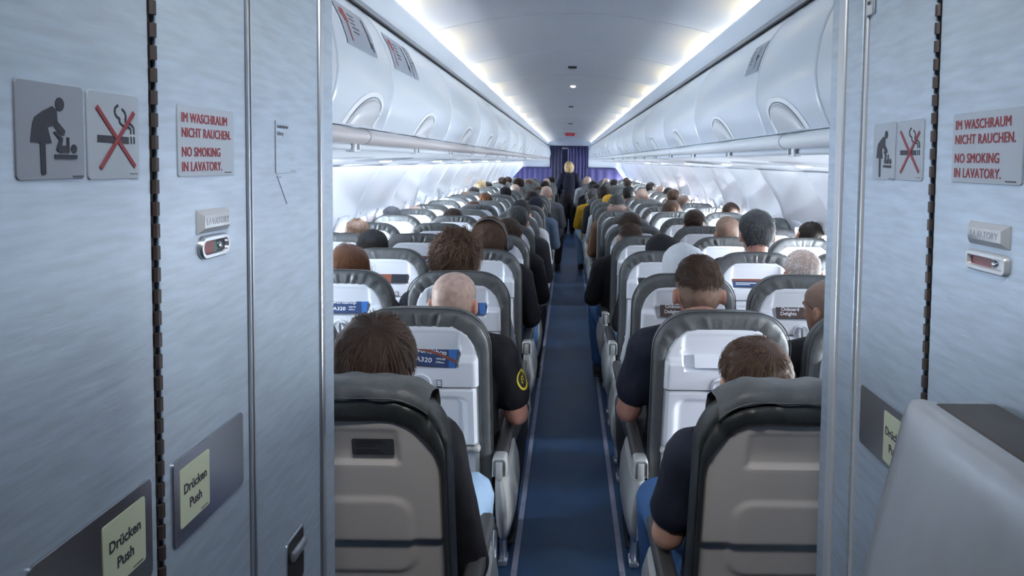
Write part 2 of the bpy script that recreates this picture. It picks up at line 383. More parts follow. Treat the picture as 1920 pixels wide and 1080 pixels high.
# ------------------------------------------------------------------ overhead bins
BIN_P = [(0.572, 1.703), (0.556, 1.735), (0.545, 1.765), (0.538, 1.795), (0.535, 1.825), (0.537, 1.86), (0.545, 1.905), (0.560, 1.95), (0.583, 1.995), (0.612, 2.034), (0.636, 2.060)]
bin_cuts = [Y_REAR, 1.63, 2.14] + [3.2 + 1.062 * k for k in range(0, 17)]
bin_cuts = [c for c in bin_cuts if c < Y_FRONT - 0.3] + [Y_FRONT - 0.25]
def bin_x(z):
    for (x0, z0), (x1, z1) in zip(BIN_P, BIN_P[1:]):
        if z0 <= z <= z1: return x0 + (x1 - x0) * (z - z0) / (z1 - z0)
    return BIN_P[-1][0]
for side, sx in (('left', -1), ('right', 1)):
    for i, (a, b) in enumerate(zip(bin_cuts, bin_cuts[1:])):
        t = thing('overhead_bin', 'white curved overhead bin %s of the aisle, %s from the lavatories' % (side, ORD[i]), 'overhead bin', (XC, a, 0), 'closed white overhead bins')
        L = b - a; g = 0.0036
        mb = MB(); R = []
        for (yy, ins) in ((g, 0.006), (g + 0.004, 0.0015), (g + 0.012, 0), (L - g - 0.012, 0), (L - g - 0.004, 0.0015), (L - g, 0.006)):
            R.append([(sx * (x + ins), yy, z) for x, z in BIN_P] + [(sx * (x + 0.022), yy, z) for x, z in reversed(BIN_P)])
        mb.rings(R); d = mb.build('door', M['bin'], t, True, 0.9)
        mb = MB(); prof = [(0.60, 1.712), (0.57, 1.80), (0.565, 1.87), (0.60, 1.98), (0.66, 2.055), (1.25, 2.02), (1.42, 1.712)]
        mb.rings([[(sx * x, yy, z) for x, z in prof] for yy in (0.0, L)]); mb.build('bin_body', M['black'], t, False)
        if L > 0.45:   # latch: domed half-oval handle in a rim, over the rail
            yc = 0.27 if L < 0.6 else 0.55
            for nm, w, h, lift, mt in (('latch_rim', 0.152, 0.094, 0.0035, 'white_pl'), ('latch_handle', 0.118, 0.074, 0.016, 'handle')):
                mb = MB(); R = []
                for s_ in (1.0, 0.97, 0.85, 0.6, 0.3, 0.02):
                    ring = []
                    for k in range(17):
                        aa = PI * k / 16; yy = yc - (w * math.cos(aa) * 0.95 - 0.42 * w * math.sin(aa)) * s_; hz = h * math.sin(aa) ** 0.75 * s_
                        z = 1.706 + hz; ring.append((sx * (bin_x(z) - lift * math.sqrt(max(0, 1 - s_ ** 3)) - 0.0012), yy, z))
                    R.append(ring)
                mb.rings(R, False, False); mb.build(nm, M[mt], d, True, 1.2)
            mb = MB(); mb.tube([(sx * (bin_x(1.706 + 0.077 * math.sin(PI * k / 24) ** 0.75) - 0.0040), yc - 0.122 * 0.95 * math.cos(PI * k / 24) + 0.42 * 0.122 * math.sin(PI * k / 24), 1.706 + 0.077 * math.sin(PI * k / 24) ** 0.75) for k in range(25)], 0.0017, 6); mb.build('latch_gap', M['rail_grey'], d)
    # hand rail, lower rail and service-unit underside, each one long piece
    mb = MB(); mb.rings([[(XC + sx * (0.577 + 0.026 * math.cos(2 * PI * k / 14)), yy, 1.679 + 0.0215 * math.sin(2 * PI * k / 14)) for k in range(14)] for yy in (Y_REAR, Y_FRONT - 0.26)])
    o = mb.build('hand_rail', M['beige_rail' if sx < 0 else 'white_pl']); tag(o, '%s hand rail running along the bin edge %s of the aisle' % ('beige' if sx < 0 else 'white', side), 'rail')
    mb = MB(); mb.tube([(XC + sx * 0.592, Y_REAR, 1.651), (XC + sx * 0.592, Y_FRONT - 0.27, 1.651)], 0.010, 10)
    for k in range(13): pass
    o = mb.build('lower_rail', M['cove']); tag(o, 'thin white rail under the hand rail %s of the aisle' % side, 'rail')
    for i in range(8):
        yy = 1.95 + 2.124 * i
        if yy < Y_FRONT - 1:
            mb = MB(); mb.rings([[(XC + sx * (0.577 + 0.0266 * math.cos(2 * PI * k / 14)), y2, 1.679 + 0.0221 * math.sin(2 * PI * k / 14)) for k in range(14)] for y2 in (yy, yy + 0.006)])
            o = mb.build('rail_joint', M['rail_grey']); struct(o)
    mb = MB(); ny = 19 * 16; R = []
    for k in range(ny + 1):
        yy = Y_REAR + (Y_FRONT - 0.26 - Y_REAR) * k / ny
        tt = ((yy - JOINT0) % 1.067) / 1.067
        xe = 1.445 - 0.125 * math.sin(PI * tt) ** 0.6 if 0.035 < tt < 0.965 else 1.455
        R.append([(XC + sx * x, yy, z) for x, z in ((0.585, 1.672), (0.60, 1.648), (0.78, 1.632), (1.12, 1.612), (xe - 0.03, 1.612 - 0.036 * (xe - 0.03 - 1.12) / 0.31), (xe, 1.606 - 0.036 * (xe - 1.12) / 0.31), (xe + 0.004, 1.618 - 0.036 * (xe - 1.12) / 0.31))])
    mb.rings(R, False, False); struct(mb.build('ceiling_service_panel', M['white_pl'], None, True, 0.9))
    mb = sweep([(XC + sx * 1.10, 1.640), (XC + sx * 1.30, 1.614), (XC + sx * 1.452, 1.579), (XC + sx * 1.475, 1.566)], Y_REAR, Y_FRONT); struct(mb.build('wall_air_grille', M['psu_grey'], None, False))
    # oval service units with a reading lamp, one per row
    for r in range(1, N_ROWS + 1):
        yy = row_y(r) + 0.55 + (0.28 if r > 0 else 0)
        if yy > Y_FRONT - 0.5: continue
        t = thing('reading_light_unit', 'oval reading light unit under bins %s of aisle, above %s row' % (side, ORD[r - 1]), 'reading light', (XC + sx * 1.0, yy, 1.6195), 'oval reading light units under the bins')
        mb = MB(); mb.ellipsoid((0, 0, 0), (0.15, 0.26, 0.012), 28, 8); place(mb, Matrix.Rotation(math.radians(3.4) * sx, 4, 'Y')); mb.build('unit_panel', M['psu_grey' if r % 2 else 'handle'], t)
        if (r + (sx > 0)) % 2 and r < 12:
            mb = MB(); mb.ellipsoid((0, 0.02, -0.010), (0.035, 0.05, 0.008), 14, 8); mb.build('lamp_lens', M['lamp_on'], t)
    for r in range(1, N_ROWS + 1):
        yy = 1.91 + 0.762 * (r - 1)
        if yy > Y_FRONT - 0.6: continue
        t = thing('row_marker', 'small row marker on the rail %s of the aisle, %s from lavatories' % (side, ORD[r - 1]), 'row marker', (XC + sx * 0.585, yy, 1.652), 'row number markers on the rails')
        mb = MB(); mb.box(-0.016, 0.012, -0.028, 0.028, -0.016, 0.014, bev=0.007); mb.build('clip', M['white_pl'], t)
        if r < 10:
            mb = MB()
            for dz, yy2 in ((0.0, -0.010), (0.0, 0.002)): mb.box(-0.018 if sx > 0 else 0.010, -0.0155 if sx > 0 else 0.0125, yy2, yy2 + 0.006, -0.009, 0.009)
            if sx < 0: mb = MB(); [mb.box(0.0115, 0.0135, q, q + 0.006, -0.009, 0.009) for q in (-0.012, 0.0)]
            mb.box(-0.010, 0.004, -0.0295, -0.0275, -0.006, 0.006)
            mb.build('row_number', M['latch'], t, False)

# placards on the bin doors: pale grey plates bent to the door with a picture sign and lines of small print
def bin_card(sx, y0, y1, z0, z1, label, red):
    cx_, nz = XC, 8
    def P(u, v, off):      # u 0..1 along the aisle, v 0..1 up
        z = z0 + (z1 - z0) * v; return (cx_ + sx * (bin_x(z) - 0.0018 - off), y0 + (y1 - y0) * u, z)
    def patch(mb, u0, u1, v0, v1, off, n=6):
        mb.rings([[P(u, v0 + (v1 - v0) * k / n, off) for k in range(n + 1)] for u in (u0, u1)], False, False)
    mb = MB(); patch(mb, 0, 1, 0, 1, 0.0, 10); card = mb.build('bin_placard', M['sign_grey']); tag(card, label, 'placard', None)
    flip = (lambda u: u) if sx < 0 else (lambda u: 1 - u)
    mb = MB()
    if red:
        patch(mb, flip(0.13), flip(0.26), 0.55, 0.86, 0.0006); patch(mb, flip(0.17), flip(0.21), 0.12, 0.56, 0.0006); patch(mb, flip(0.08), flip(0.13), 0.66, 0.78, 0.0006)
    else:
        patch(mb, flip(0.55), flip(0.68), 0.45, 0.62, 0.0006); patch(mb, flip(0.62), flip(0.67), 0.15, 0.85, 0.0006); patch(mb, flip(0.68), flip(0.78), 0.50, 0.57, 0.0006)
    mb.build('picture_sign', M['ink_red' if red else 'ink'], card, False)
    mb = MB()
    for k in range(5):
        v = 0.80 - k * 0.10; u0 = 0.32 if red else 0.12
        patch(mb, flip(u0), flip(u0 + 0.22 - 0.03 * (k % 3)), v - 0.035, v, 0.0006, 2)
    if red:
        mb.build('small_print', M['ink'], card, False); mb = MB(); patch(mb, flip(0.82), flip(0.88), 0.18, 0.88, 0.0006); patch(mb, flip(0.88), flip(0.93), 0.12, 0.34, 0.0006)
    mb.build('side_picture' if red else 'small_print', M['ink'], card, False)
    return card
bin_card(-1, 1.72, 1.985, 1.893, 2.002, 'grey placard with red picture on the bin nearest the left lavatory', True)
bin_card(-1, 2.185, 2.435, 1.893, 2.002, 'grey placard with red picture on the second visible bin left of the aisle', True)
bin_card(-1, 2.455, 2.53, 1.893, 2.002, 'narrow grey placard beside the wider red one on the second left bin', False)
bin_card(1, 2.155, 2.31, 1.893, 1.985, 'single grey placard with dark cross picture on a bin right of the aisle', False)

# ------------------------------------------------------------------ curtains and class divider at the far end
def curtain(name, x0, x1, z0, z1, yy, folds, amp, mat, label, corner=None):
    nx = max(24, int(folds * 8)); mb = MB(); R = []
    for k in range(14):
        v = k / 13; row = []
        for i in range(nx + 1):
            u = i / nx; x = x0 + (x1 - x0) * u; z = z0 + (z1 - z0) * v
            if corner and corner(x) < z: z = max(z0, corner(x)) if v == 1 else z0 + (corner(x) - z0) * v
            row.append((x, yy + amp * (1 - 0.35 * v) * math.sin(2 * PI * folds * u + 0.9 * math.sin(5 * u)) , z))
        R.append(row)
    mb.rings(R, False, False); o = mb.build(name, mat, None, True, 3)
    md = o.modifiers.new('solid', 'SOLIDIFY'); md.thickness = 0.004
    return tag(o, label, 'curtain')
CY = Y_FRONT - 0.15
curtain('aisle_curtain', XC - 0.56, XC - 0.215, 0.03, 2.05, CY, 4, 0.025, M['curtain_dark'], 'dark navy curtain bunched at the left edge of the far doorway')
curtain('aisle_curtain', XC - 0.03, XC + 0.50, 0.03, 2.05, CY + 0.02, 6, 0.03, M['curtain'], 'violet blue pleated curtain half drawn across the far end of the aisle')
curtain('divider_curtain', XC - 1.60, XC - 0.50, 0.45, 1.44, CY, 8, 0.02, M['curtain'], 'violet blue divider curtain under the bins at the far left', lambda x: 1.44 - max(0, -(x - XC) - 1.33) * 1.1)
curtain('divider_curtain', XC + 0.46, XC + 1.60, 0.45, 1.44, CY, 5, 0.012, M['curtain'], 'violet blue divider curtain under the bins at the far right', lambda x: 1.44 - max(0, (x - XC) - 1.30) * 1.3)
mb = MB(); mb.box(XC - 1.9, XC - 0.53, CY + 0.05, CY + 0.09, 1.44, 2.3); mb.box(XC + 0.53, XC + 1.9, CY + 0.05, CY + 0.09, 1.44, 2.3); mb.box(XC - 0.53, XC + 0.53, CY + 0.05, CY + 0.09, 2.05, 2.3); mb.box(XC - 1.9, XC - 1.30, CY + 0.05, CY + 0.09, 0.4, 1.44); mb.box(XC + 1.28, XC + 1.9, CY + 0.05, CY + 0.09, 0.4, 1.44)
struct(mb.build('wall_divider', M['cove'], None, False))
mb = MB(); mb.box(XC - 1.9, XC + 1.9, 24.5, 24.6, 0, 2.3); struct(mb.build('wall_front', M['curtain_dark'], None, False))
mb = MB(); mb.box(XC - 0.24, XC - 0.215, CY + 0.1, CY + 0.16, 0, 2.0); mb.box(XC - 0.05, XC - 0.025, CY + 0.1, CY + 0.16, 0, 2.0); mb.box(XC - 0.24, XC - 0.025, CY + 0.1, CY + 0.16, 1.96, 2.0)
struct(mb.build('trim_7', M['cove'], None, False))

# ------------------------------------------------------------------ lavatory block
mb = MB(); mb.box(-1.95, XL, 1.205, Y_REAR, 0, 2.4); struct(mb.build('wall_left_bulkhead', M['door'], None, False))
mb = MB(); mb.box(XR, 1.95, 1.215, Y_REAR, 0, 2.4); struct(mb.build('wall_right_bulkhead', M['door'], None, False))
mb = MB(); mb.box(XL - 0.03, XL, 0.929, 1.178, 0, 2.25, bev=0.002); mb.box(XL - 0.03, XL, -1.5, 0.10, 0, 2.25); struct(mb.build('wall_left', M['door'], None, False))
mb = MB(); mb.box(XL - 0.028, XL + 0.004, 1.180, 1.198, 0, 2.25, bev=0.003); mb.box(XL - 0.02, XL + 0.003, 0.9165, 0.9205, 0, 2.2); mb.box(XL - 0.02, XL + 0.003, 0.9245, 0.9285, 0, 2.2); struct(mb.build('trim_8', M['alu'], None, False))
mb = MB(); mb.box(XL - 0.04, XL - 0.012, 0.915, 0.93, 0, 2.2); mb.box(XL - 0.04, XL - 0.005, 1.176, 1.206, 0, 2.25); struct(mb.build('trim_9', M['black'], None, False))
mb = MB(); mb.box(XR, XR + 0.03, 1.122, 1.183, 0, 2.25, bev=0.002); mb.box(XR, XR + 0.03, -1.5, 0.40, 0, 2.25); struct(mb.build('wall_right', M['door'], None, False))
mb = MB(); mb.box(XR - 0.004, XR + 0.03, 1.185, 1.213, 0, 2.25, bev=0.003); mb.box(XR - 0.003, XR + 0.02, 1.098, 1.105, 0, 2.2, bev=0.002); struct(mb.build('trim_10', M['alu_white'], None, False))
mb = MB(); mb.box(XR + 0.006, XR + 0.04, 1.09, 1.125, 0, 2.2); mb.box(XR + 0.002, XR + 0.04, 1.181, 1.187, 0, 2.25); struct(mb.build('trim_11', M['black'], None, False))
mb = MB(); mb.box(-1.95, 1.95, -1.6, Y_REAR - 0.02, 2.25, 2.3); struct(mb.build('ceiling_galley', M['ceil'], None, False))
mb = MB(); mb.box(-1.95, 1.95, -1.6, -1.5, 0, 2.3); struct(mb.build('wall_galley', M['door'], None, False))

def bifold(num, side, a_hinge0, a_hinge1, a_far, a_near):
    X = XL if side == 'L' else XR; s_ = -1 if side == 'L' else 1
    d = bpy.data.objects.new('door_%d' % num, None); COL.objects.link(d); struct(d)
    for (p, q) in ((a_hinge1, a_far), (a_near, a_hinge0)):
        mb = MB(); mb.box(min(X, X + s_ * 0.022), max(X, X + s_ * 0.022), p, q, 0.03, 2.2, bev=0.002); mb.build('door_leaf', M['door'], d, False)
    mb = MB(); mb.box(min(X + s_ * .004, X + s_ * 0.02), max(X + s_ * .004, X + s_ * 0.02), a_hinge0 - 0.001, a_hinge1 + 0.001, 0.03, 2.2)
    h = mb.build('hinge', M['black'], d, False)
    mb = MB(); z = 0.05; am = (a_hinge0 + a_hinge1) / 2
    while z < 2.18:
        mb.tube([(X - s_ * 0.0005, am, z), (X - s_ * 0.0005, am, z + 0.0135)], 0.0042, 8); z += 0.0219
    k = mb.build('hinge_knuckle', M['hinge'], h); k['kind'] = 'stuff'
bifold(1, 'L', 0.706, 0.7175, 0.9155, 0.11)
bifold(2, 'R', 0.885, 0.8965, 1.096, 0.42)

def baby_sign(side, a, z, w, h, label):
    t = thing('changing_table_sign', label, 'sign', (0, 0, 0)); mt = on_wall(side, a, z)
    p = plate(w, h, 0.004, 0.0012, 0.0004); wobj(p, 'sign_plate', M['sign_grey' if side == 'L' else 'sign_pale'], side, a, z, 0.0003, t)
    mb = MB(); k = h / 0.74; o = 0.0017     # pictogram drawn in a 0.5 x 0.74 field
    fx = w / 0.53
    def q(x, y): return ((x - 0.265) * fx, (0.37 - y) * k)
    def poly(pts, n_=[0]): n_[0] += 1; mb.prism([q(*p_) for p_ in pts], o, o + 0.0003 + 0.00006 * (n_[0] % 7))
    def disc(x, y, r, ry=None): mb.prism([q(x + r * math.cos(t_ * PI / 12), y + (ry or r) * math.sin(t_ * PI / 12)) for t_ in range(24)], o, o + 0.0003)
    disc(0.325, 0.155, 0.036, 0.052)
    poly([(0.265, 0.175), (0.30, 0.20), (0.305, 0.30), (0.285, 0.32), (0.225, 0.335), (0.255, 0.46), (0.095, 0.455), (0.115, 0.31), (0.13, 0.27), (0.19, 0.22)])
    poly([(0.305, 0.29), (0.365, 0.36), (0.355, 0.395), (0.335, 0.395), (0.28, 0.34), (0.275, 0.29)])
    poly([(0.165, 0.455), (0.205, 0.458), (0.207, 0.69), (0.195, 0.705), (0.18, 0.705), (0.17, 0.69)])
    poly([(0.27, 0.375), (0.29, 0.365), (0.345, 0.42), (0.335, 0.475), (0.375, 0.475), (0.375, 0.41), (0.395, 0.41), (0.397, 0.53), (0.31, 0.53), (0.29, 0.505), (0.315, 0.43)])
    disc(0.435, 0.50, 0.026, 0.036); poly([(0.275, 0.545), (0.46, 0.548), (0.46, 0.578), (0.275, 0.576)])
    poly([(0.42, 0.715), (0.51, 0.715), (0.51, 0.722), (0.42, 0.722)])
    wobj(mb, 'pictogram', M['ink'], side, a, z, 0, t, False)
def smoke_sign(side, a, z, w, h, label):
    t = thing('no_smoking_sign', label, 'sign', (0, 0, 0))
    wobj(plate(w, h, 0.004, 0.0012, 0.0004), 'sign_plate', M['sign_pale'], side, a, z, 0.0003, t)
    o = 0.0016; k = h / 0.74; fx = w / 0.42
    def q(x, y): return ((x - 0.21) * fx, (0.37 - y) * k)
    def bar(mb, x0, y0, x1, y1, wd, oo):
        p0, p1 = Vector(q(x0, y0)), Vector(q(x1, y1)); d = (p1 - p0).normalized(); n_ = Vector((-d.y, d.x)) * wd / 2
        mb.prism([p0 + n_, p0 - n_, p1 - n_, p1 + n_], oo, oo + 0.0003)
    mb = MB()
    for x0, x1 in ((0.07, 0.325), (0.34, 0.352), (0.366, 0.378)): mb.prism([q(x0, 0.365), q(x1, 0.372), q(x1, 0.432), q(x0, 0.425)], o, o + 0.0003)
    mb.prism([q(*p_) for p_ in ((0.33, 0.695), (0.40, 0.695), (0.40, 0.70), (0.33, 0.70))], o, o + 0.0003)
    wobj(mb, 'cigarette_marking', M['ink'], side, a, z, 0, t, False); mb = MB()
    def curve(pts):
        for p0, p1 in zip(pts, pts[1:]): bar(mb, *p0, *p1, 0.0022, o)
    curve([(0.24, 0.10), (0.215, 0.125), (0.21, 0.165), (0.225, 0.20), (0.25, 0.215), (0.25, 0.25), (0.275, 0.275), (0.325, 0.285), (0.345, 0.30), (0.345, 0.345)])
    curve([(0.27, 0.13), (0.295, 0.155), (0.305, 0.20), (0.295, 0.225), (0.305, 0.245), (0.345, 0.258), (0.37, 0.285), (0.372, 0.345)])
    wobj(mb, 'smoke_swirl', M['ink'], side, a, z, 0, t, False)
    mb = MB(); bar(mb, 0.065, 0.13, 0.375, 0.635, 0.0042, o + 0.0004); bar(mb, 0.37, 0.15, 0.085, 0.645, 0.0042, o + 0.0005)
    wobj(mb, 'red_cross', M['ink_red'], side, a, z, 0, t, False)
def notice_sign(side, a0, a1, z0, z1, label):
    t = thing('no_smoking_notice', label, 'sign', (0, 0, 0)); a, z = (a0 + a1) / 2, (z0 + z1) / 2; w, h = abs(a1 - a0), z1 - z0
    wobj(plate(w, h, 0.003, 0.0012, 0.0004), 'sign_plate', M['sign_pale'], side, a, z, 0.0003, t)
    for i, (s_, yy) in enumerate((('IM WASCHRAUM', 0.265), ('NICHT RAUCHEN.', 0.055), ('NO SMOKING', -0.215), ('IN LAVATORY.', -0.425))):
        mb = text_mb(s_, h * 0.192, 0.88, 'LEFT', 1.05, 0.0002, 0.0); m2 = MB(); m2.v, m2.f = list(mb.v), list(mb.f); mb.add(m2.v, m2.f, Matrix.Translation((0.0006, 0, 0.00005))); mb.add(m2.v, m2.f, Matrix.Translation((0.0003, 0.0002, 0.0001))); place(mb, Matrix.Translation((-w * 0.455, yy * h, 0.0018)))
        wobj(mb, 'lettering', M['ink_red'], side, a, z, 0, t, False)
    mb = MB(); mb.box(w * 0.30, w * 0.44, -h * 0.465, -h * 0.45, 0.0016, 0.0018); wobj(mb, 'part_number', M['ink'], side, a, z, 0, t, False)
def lavatory_plate(side, a0, a1, z0, z1, label):
    t = thing('lavatory_plate', label, 'sign', (0, 0, 0)); a, z = (a0 + a1) / 2, (z0 + z1) / 2; w, h = abs(a1 - a0), z1 - z0
    wobj(plate(w, h, 0.0008, 0.007, 0.006), 'raised_plate', M['alu_white'], side, a, z, 0, t)
    mb = text_mb('LAVATORY', h * 0.42, 0.92, 'CENTER', 1.05, 0.0002); place(mb, Matrix.Translation((0, -h * 0.14, 0.0072))); wobj(mb, 'lettering', M['engrave'], side, a, z, 0, t, False)
def lock_indicator(side, a0, a1, z0, z1, label):
    t = thing('lock_indicator', label, 'lock indicator', (0, 0, 0)); a, z = (a0 + a1) / 2, (z0 + z1) / 2; w, h = abs(a1 - a0), z1 - z0
    mb = MB(); r = h * (0.48 if side == 'L' else 0.30); R = []
    for (dw, d) in ((0, 0), (0, 0.003), (0.003, 0.005), (0.010, 0.005), (0.0125, 0.001)):
        R.append([(p[0], p[1], d) for p in rrect(w - dw, h - dw, max(r - dw / 2, 0.002), 6)])
    mb.rings(R, True, False); wobj(mb, 'bezel', M['alu_white' if side == 'R' else 'alu'], side, a, z, 0, t)
    w2, h2 = w - 0.0125, h - 0.0125
    mb = MB(); mb.prism([(-w2 / 2, -h2 / 2), (w2 * 0.02, -h2 / 2), (w2 * 0.02, h2 / 2), (-w2 / 2, h2 / 2)], 0.0005, 0.0012); wobj(mb, 'red_flag', M['red_ind'], side, a, z, 0, t, False)
    mb = MB(); mb.prism([(w2 * 0.02, -h2 / 2), (w2 * 0.12, -h2 / 2), (w2 * 0.12, h2 / 2), (w2 * 0.02, h2 / 2)], 0.0005, 0.0012); wobj(mb, 'green_flag', M['green_ind' if side == 'L' else 'red_ind'], side, a, z, 0, t, False)
    mb = MB(); mb.prism([(w2 * 0.12, -h2 / 2), (w2 * 0.5, -h2 / 2), (w2 * 0.5, h2 / 2), (w2 * 0.12, h2 / 2)], 0.0005, 0.0010); wobj(mb, 'slot', M['alu_white' if side == 'R' else 'ink'], side, a, z, 0, t, False)
    mb = MB(); mb.ellipsoid((w2 * 0.22, 0, 0.001), (w2 * 0.10, h2 * 0.46, 0.003), 16, 8); wobj(mb, 'slider', M['steel'], side, a, z, 0, t)
def push_plate(side, a0, a1, z0, z1, la0, la1, lz0, lz1, label):
    t = thing('push_plate', label, 'push plate', (0, 0, 0)); a, z = (a0 + a1) / 2, (z0 + z1) / 2
    wobj(plate(abs(a1 - a0), z1 - z0, 0.008, 0.0022, 0.0008), 'metal_plate', M['steel'], side, a, z, 0.0002, t)
    la, lz = (la0 + la1) / 2, (lz0 + lz1) / 2; w, h = abs(la1 - la0), lz1 - lz0
    lb = wobj(plate(w, h, 0.003, 0.0008), 'glow_label', M['lum'], side, la, lz, 0.0022, t)
    for s_, yy in (('Dr\u00fccken', 0.08), ('Push', -0.22)):
        mb = text_mb(s_, h * 0.235, 0.92, 'CENTER', 1.0, 0.0002, 0.0002); place(mb, Matrix.Translation((0, yy * h - h * 0.03, 0.0033))); wobj(mb, 'lettering', M['ink'], side, la, lz, 0, lb, False)
    mb = MB(); mb.box(w * 0.18, w * 0.42, -h * 0.46, -h * 0.445, 0.0031, 0.0033); wobj(mb, 'part_number', M['ink'], side, la, lz, 0, lb, False)

baby_sign('L', 0.5705, 1.6385, 0.075, 0.076, 'grey baby changing pictogram sign on the left lavatory door')
smoke_sign('L', 0.649, 1.6375, 0.073, 0.077, 'crossed out cigarette sign beside the larger baby changing sign, left door')
notice_sign('L', 0.754, 0.879, 1.5985, 1.6745, 'red lettered no smoking notice above the lock of the left lavatory door')
lavatory_plate('L', 0.7905, 0.8615, 1.534, 1.5605, 'raised steel lavatory plate on the left lavatory door')
lock_indicator('L', 0.7925, 0.8605, 1.5045, 1.5305, 'oval steel lock indicator with red flag on the left lavatory door')
push_plate('L', 0.732, 0.893, 1.207, 1.301, 0.744, 0.8055, 1.224, 1.288, 'steel push plate with glow label below the left lock indicator')
push_plate('L', 0.531, 0.694, 1.205, 1.305, 0.6175, 0.681, 1.229, 1.292, 'steel push plate with glow label on the door leaf nearest the camera')
baby_sign('R', 1.0295, 1.6385, 0.071, 0.081, 'pale baby changing pictogram sign on the right lavatory door')
smoke_sign('R', 0.9525, 1.639, 0.074, 0.080, 'crossed out cigarette sign beside the hinge of the right lavatory door')
notice_sign('R', 0.8455, 0.714, 1.6005, 1.6795, 'red lettered no smoking notice on the right door leaf above the jump seat')
lavatory_plate('R', 0.802, 0.729, 1.534, 1.559, 'raised steel lavatory plate above the jump seat')
lock_indicator('R', 0.8035, 0.729, 1.506, 1.5275, 'rounded white lock indicator with red flag above the jump seat')
push_plate('R', 1.0795, 0.90, 1.1975, 1.288, 0.9955, 0.93, 1.205, 1.276, 'steel push plate half hidden by the grey jump seat')

# ashtray flap, flush pull, bracket
t = thing('ashtray_flap', 'flush ashtray flap with thin outline on the panel beside the left lavatory door', 'ashtray', (0, 0, 0))
wobj(plate(0.078, 0.075, 0.003, 0.0008), 'flap', M['door'], 'L', 1.045, 1.635, 0.0, t)
mb = MB(); mb.box(-0.0395, -0.0385, -0.036, 0.036, 0, 0.0011); mb.box(-0.037, 0.037, -0.0378, -0.037, 0, 0.0011)
for (p0, p1) in (((-0.036, -0.040), (0.0, -0.082)),):
    mb.prism([(p0[0], p0[1]), (p0[0] + 0.0014, p0[1]), (p1[0] + 0.0014, p1[1]), (p1[0], p1[1])], 0, 0.0009)
mb.box(-0.034, -0.020, -0.0435, -0.042, 0, 0.001); mb.box(0.016, 0.034, -0.0355, -0.034, 0.0006, 0.001)
wobj(mb, 'outline', M['rail_grey'], 'L', 1.045, 1.635, 0.0, t, False)
for i, (s_, yy) in enumerate((('Aschenbecher', 0.0265), ('Ashtray', 0.0165))):
    mb = text_mb(s_, 0.0085, 0.85, 'LEFT', 1.0, 0.0001); place(mb, Matrix.Translation((-0.035, yy, 0.001))); wobj(mb, 'lettering', M['ink'], 'L', 1.045, 1.635, 0, t, False)
t = thing('recessed_latch', 'small dark recessed latch low on the panel beside the left lavatory door', 'latch', (0, 0, 0))
wobj(plate(0.070, 0.085, 0.008, 0.0012, 0.0004), 'surround', M['alu'], 'L', 1.065, 1.008, 0, t)
wobj(plate(0.062, 0.077, 0.006, 0.0016), 'recess', M['black'], 'L', 1.065, 1.008, 0, t)
mb = MB(); mb.box(-0.026, 0.026, 0.010, 0.026, 0.001, 0.010, bev=0.004); wobj(mb, 'pull', M['alu'], 'L', 1.065, 1.008, 0, t)
t = thing('door_bracket', 'small metal bracket at the top corner of the right lavatory door', 'bracket', (0, 0, 0))
wobj(plate(0.024, 0.06, 0.003, 0.004, 0.001), 'bracket_plate', M['alu'], 'R', 1.088, 1.872, 0.001, t)
mb = MB(); mb.ellipsoid((0, -0.012, 0.005), (0.003, 0.003, 0.0015), 10, 6); wobj(mb, 'screw', M['hinge'], 'R', 1.088, 1.872, 0.001, t)

# folded crew jump seat in the foreground
t = thing('jump_seat', 'folded grey crew jump seat with brown top pad against the right lavatory door', 'jump seat', (0.41, 0.45, 0))
def jump_ring(yy, e):
    # cross-section in x,z at distance yy; e rounds the far end
    pts = [(0.445, 1.372 - e * 0.7), (0.405, 1.368 - e * 0.7), (0.378 + e * .3, 1.374 - e * 0.7), (0.370 + e * .3, 1.3735 - e * 0.7), (0.362 + e * .5, 1.366 - e * 0.7), (0.357 + e * .6, 1.352 - e * 0.7), (0.3535 + e * .6, 1.33), (0.333 + e * .7, 1.24), (0.318 + e * .8, 1.17), (0.298 + e, 1.05), (0.283 + e, 0.90), (0.278 + e, 0.70), (0.285 + e, 0.55), (0.31 + e, 0.50), (0.445, 0.49)]
    return [(x - 0.41, yy - 0.45, z) for x, z in pts]
mb = MB(); R = [jump_ring(yy, e) for yy, e in ((0.08, 0.0), (0.30, 0), (0.55, 0), (0.735, 0.0), (0.752, 0.003), (0.763, 0.008), (0.770, 0.017), (0.774, 0.030))]
mb.rings(R); mb.build('seat_shell', M['jump'], t, True, 1.2)
mb = MB(); mb.box(0.381 - 0.41, 0.446 - 0.41, 0.10 - 0.45, 0.735 - 0.45, 1.350, 1.3745, bev=0.004); mb.build('top_pad', M['jump_pad'], t)
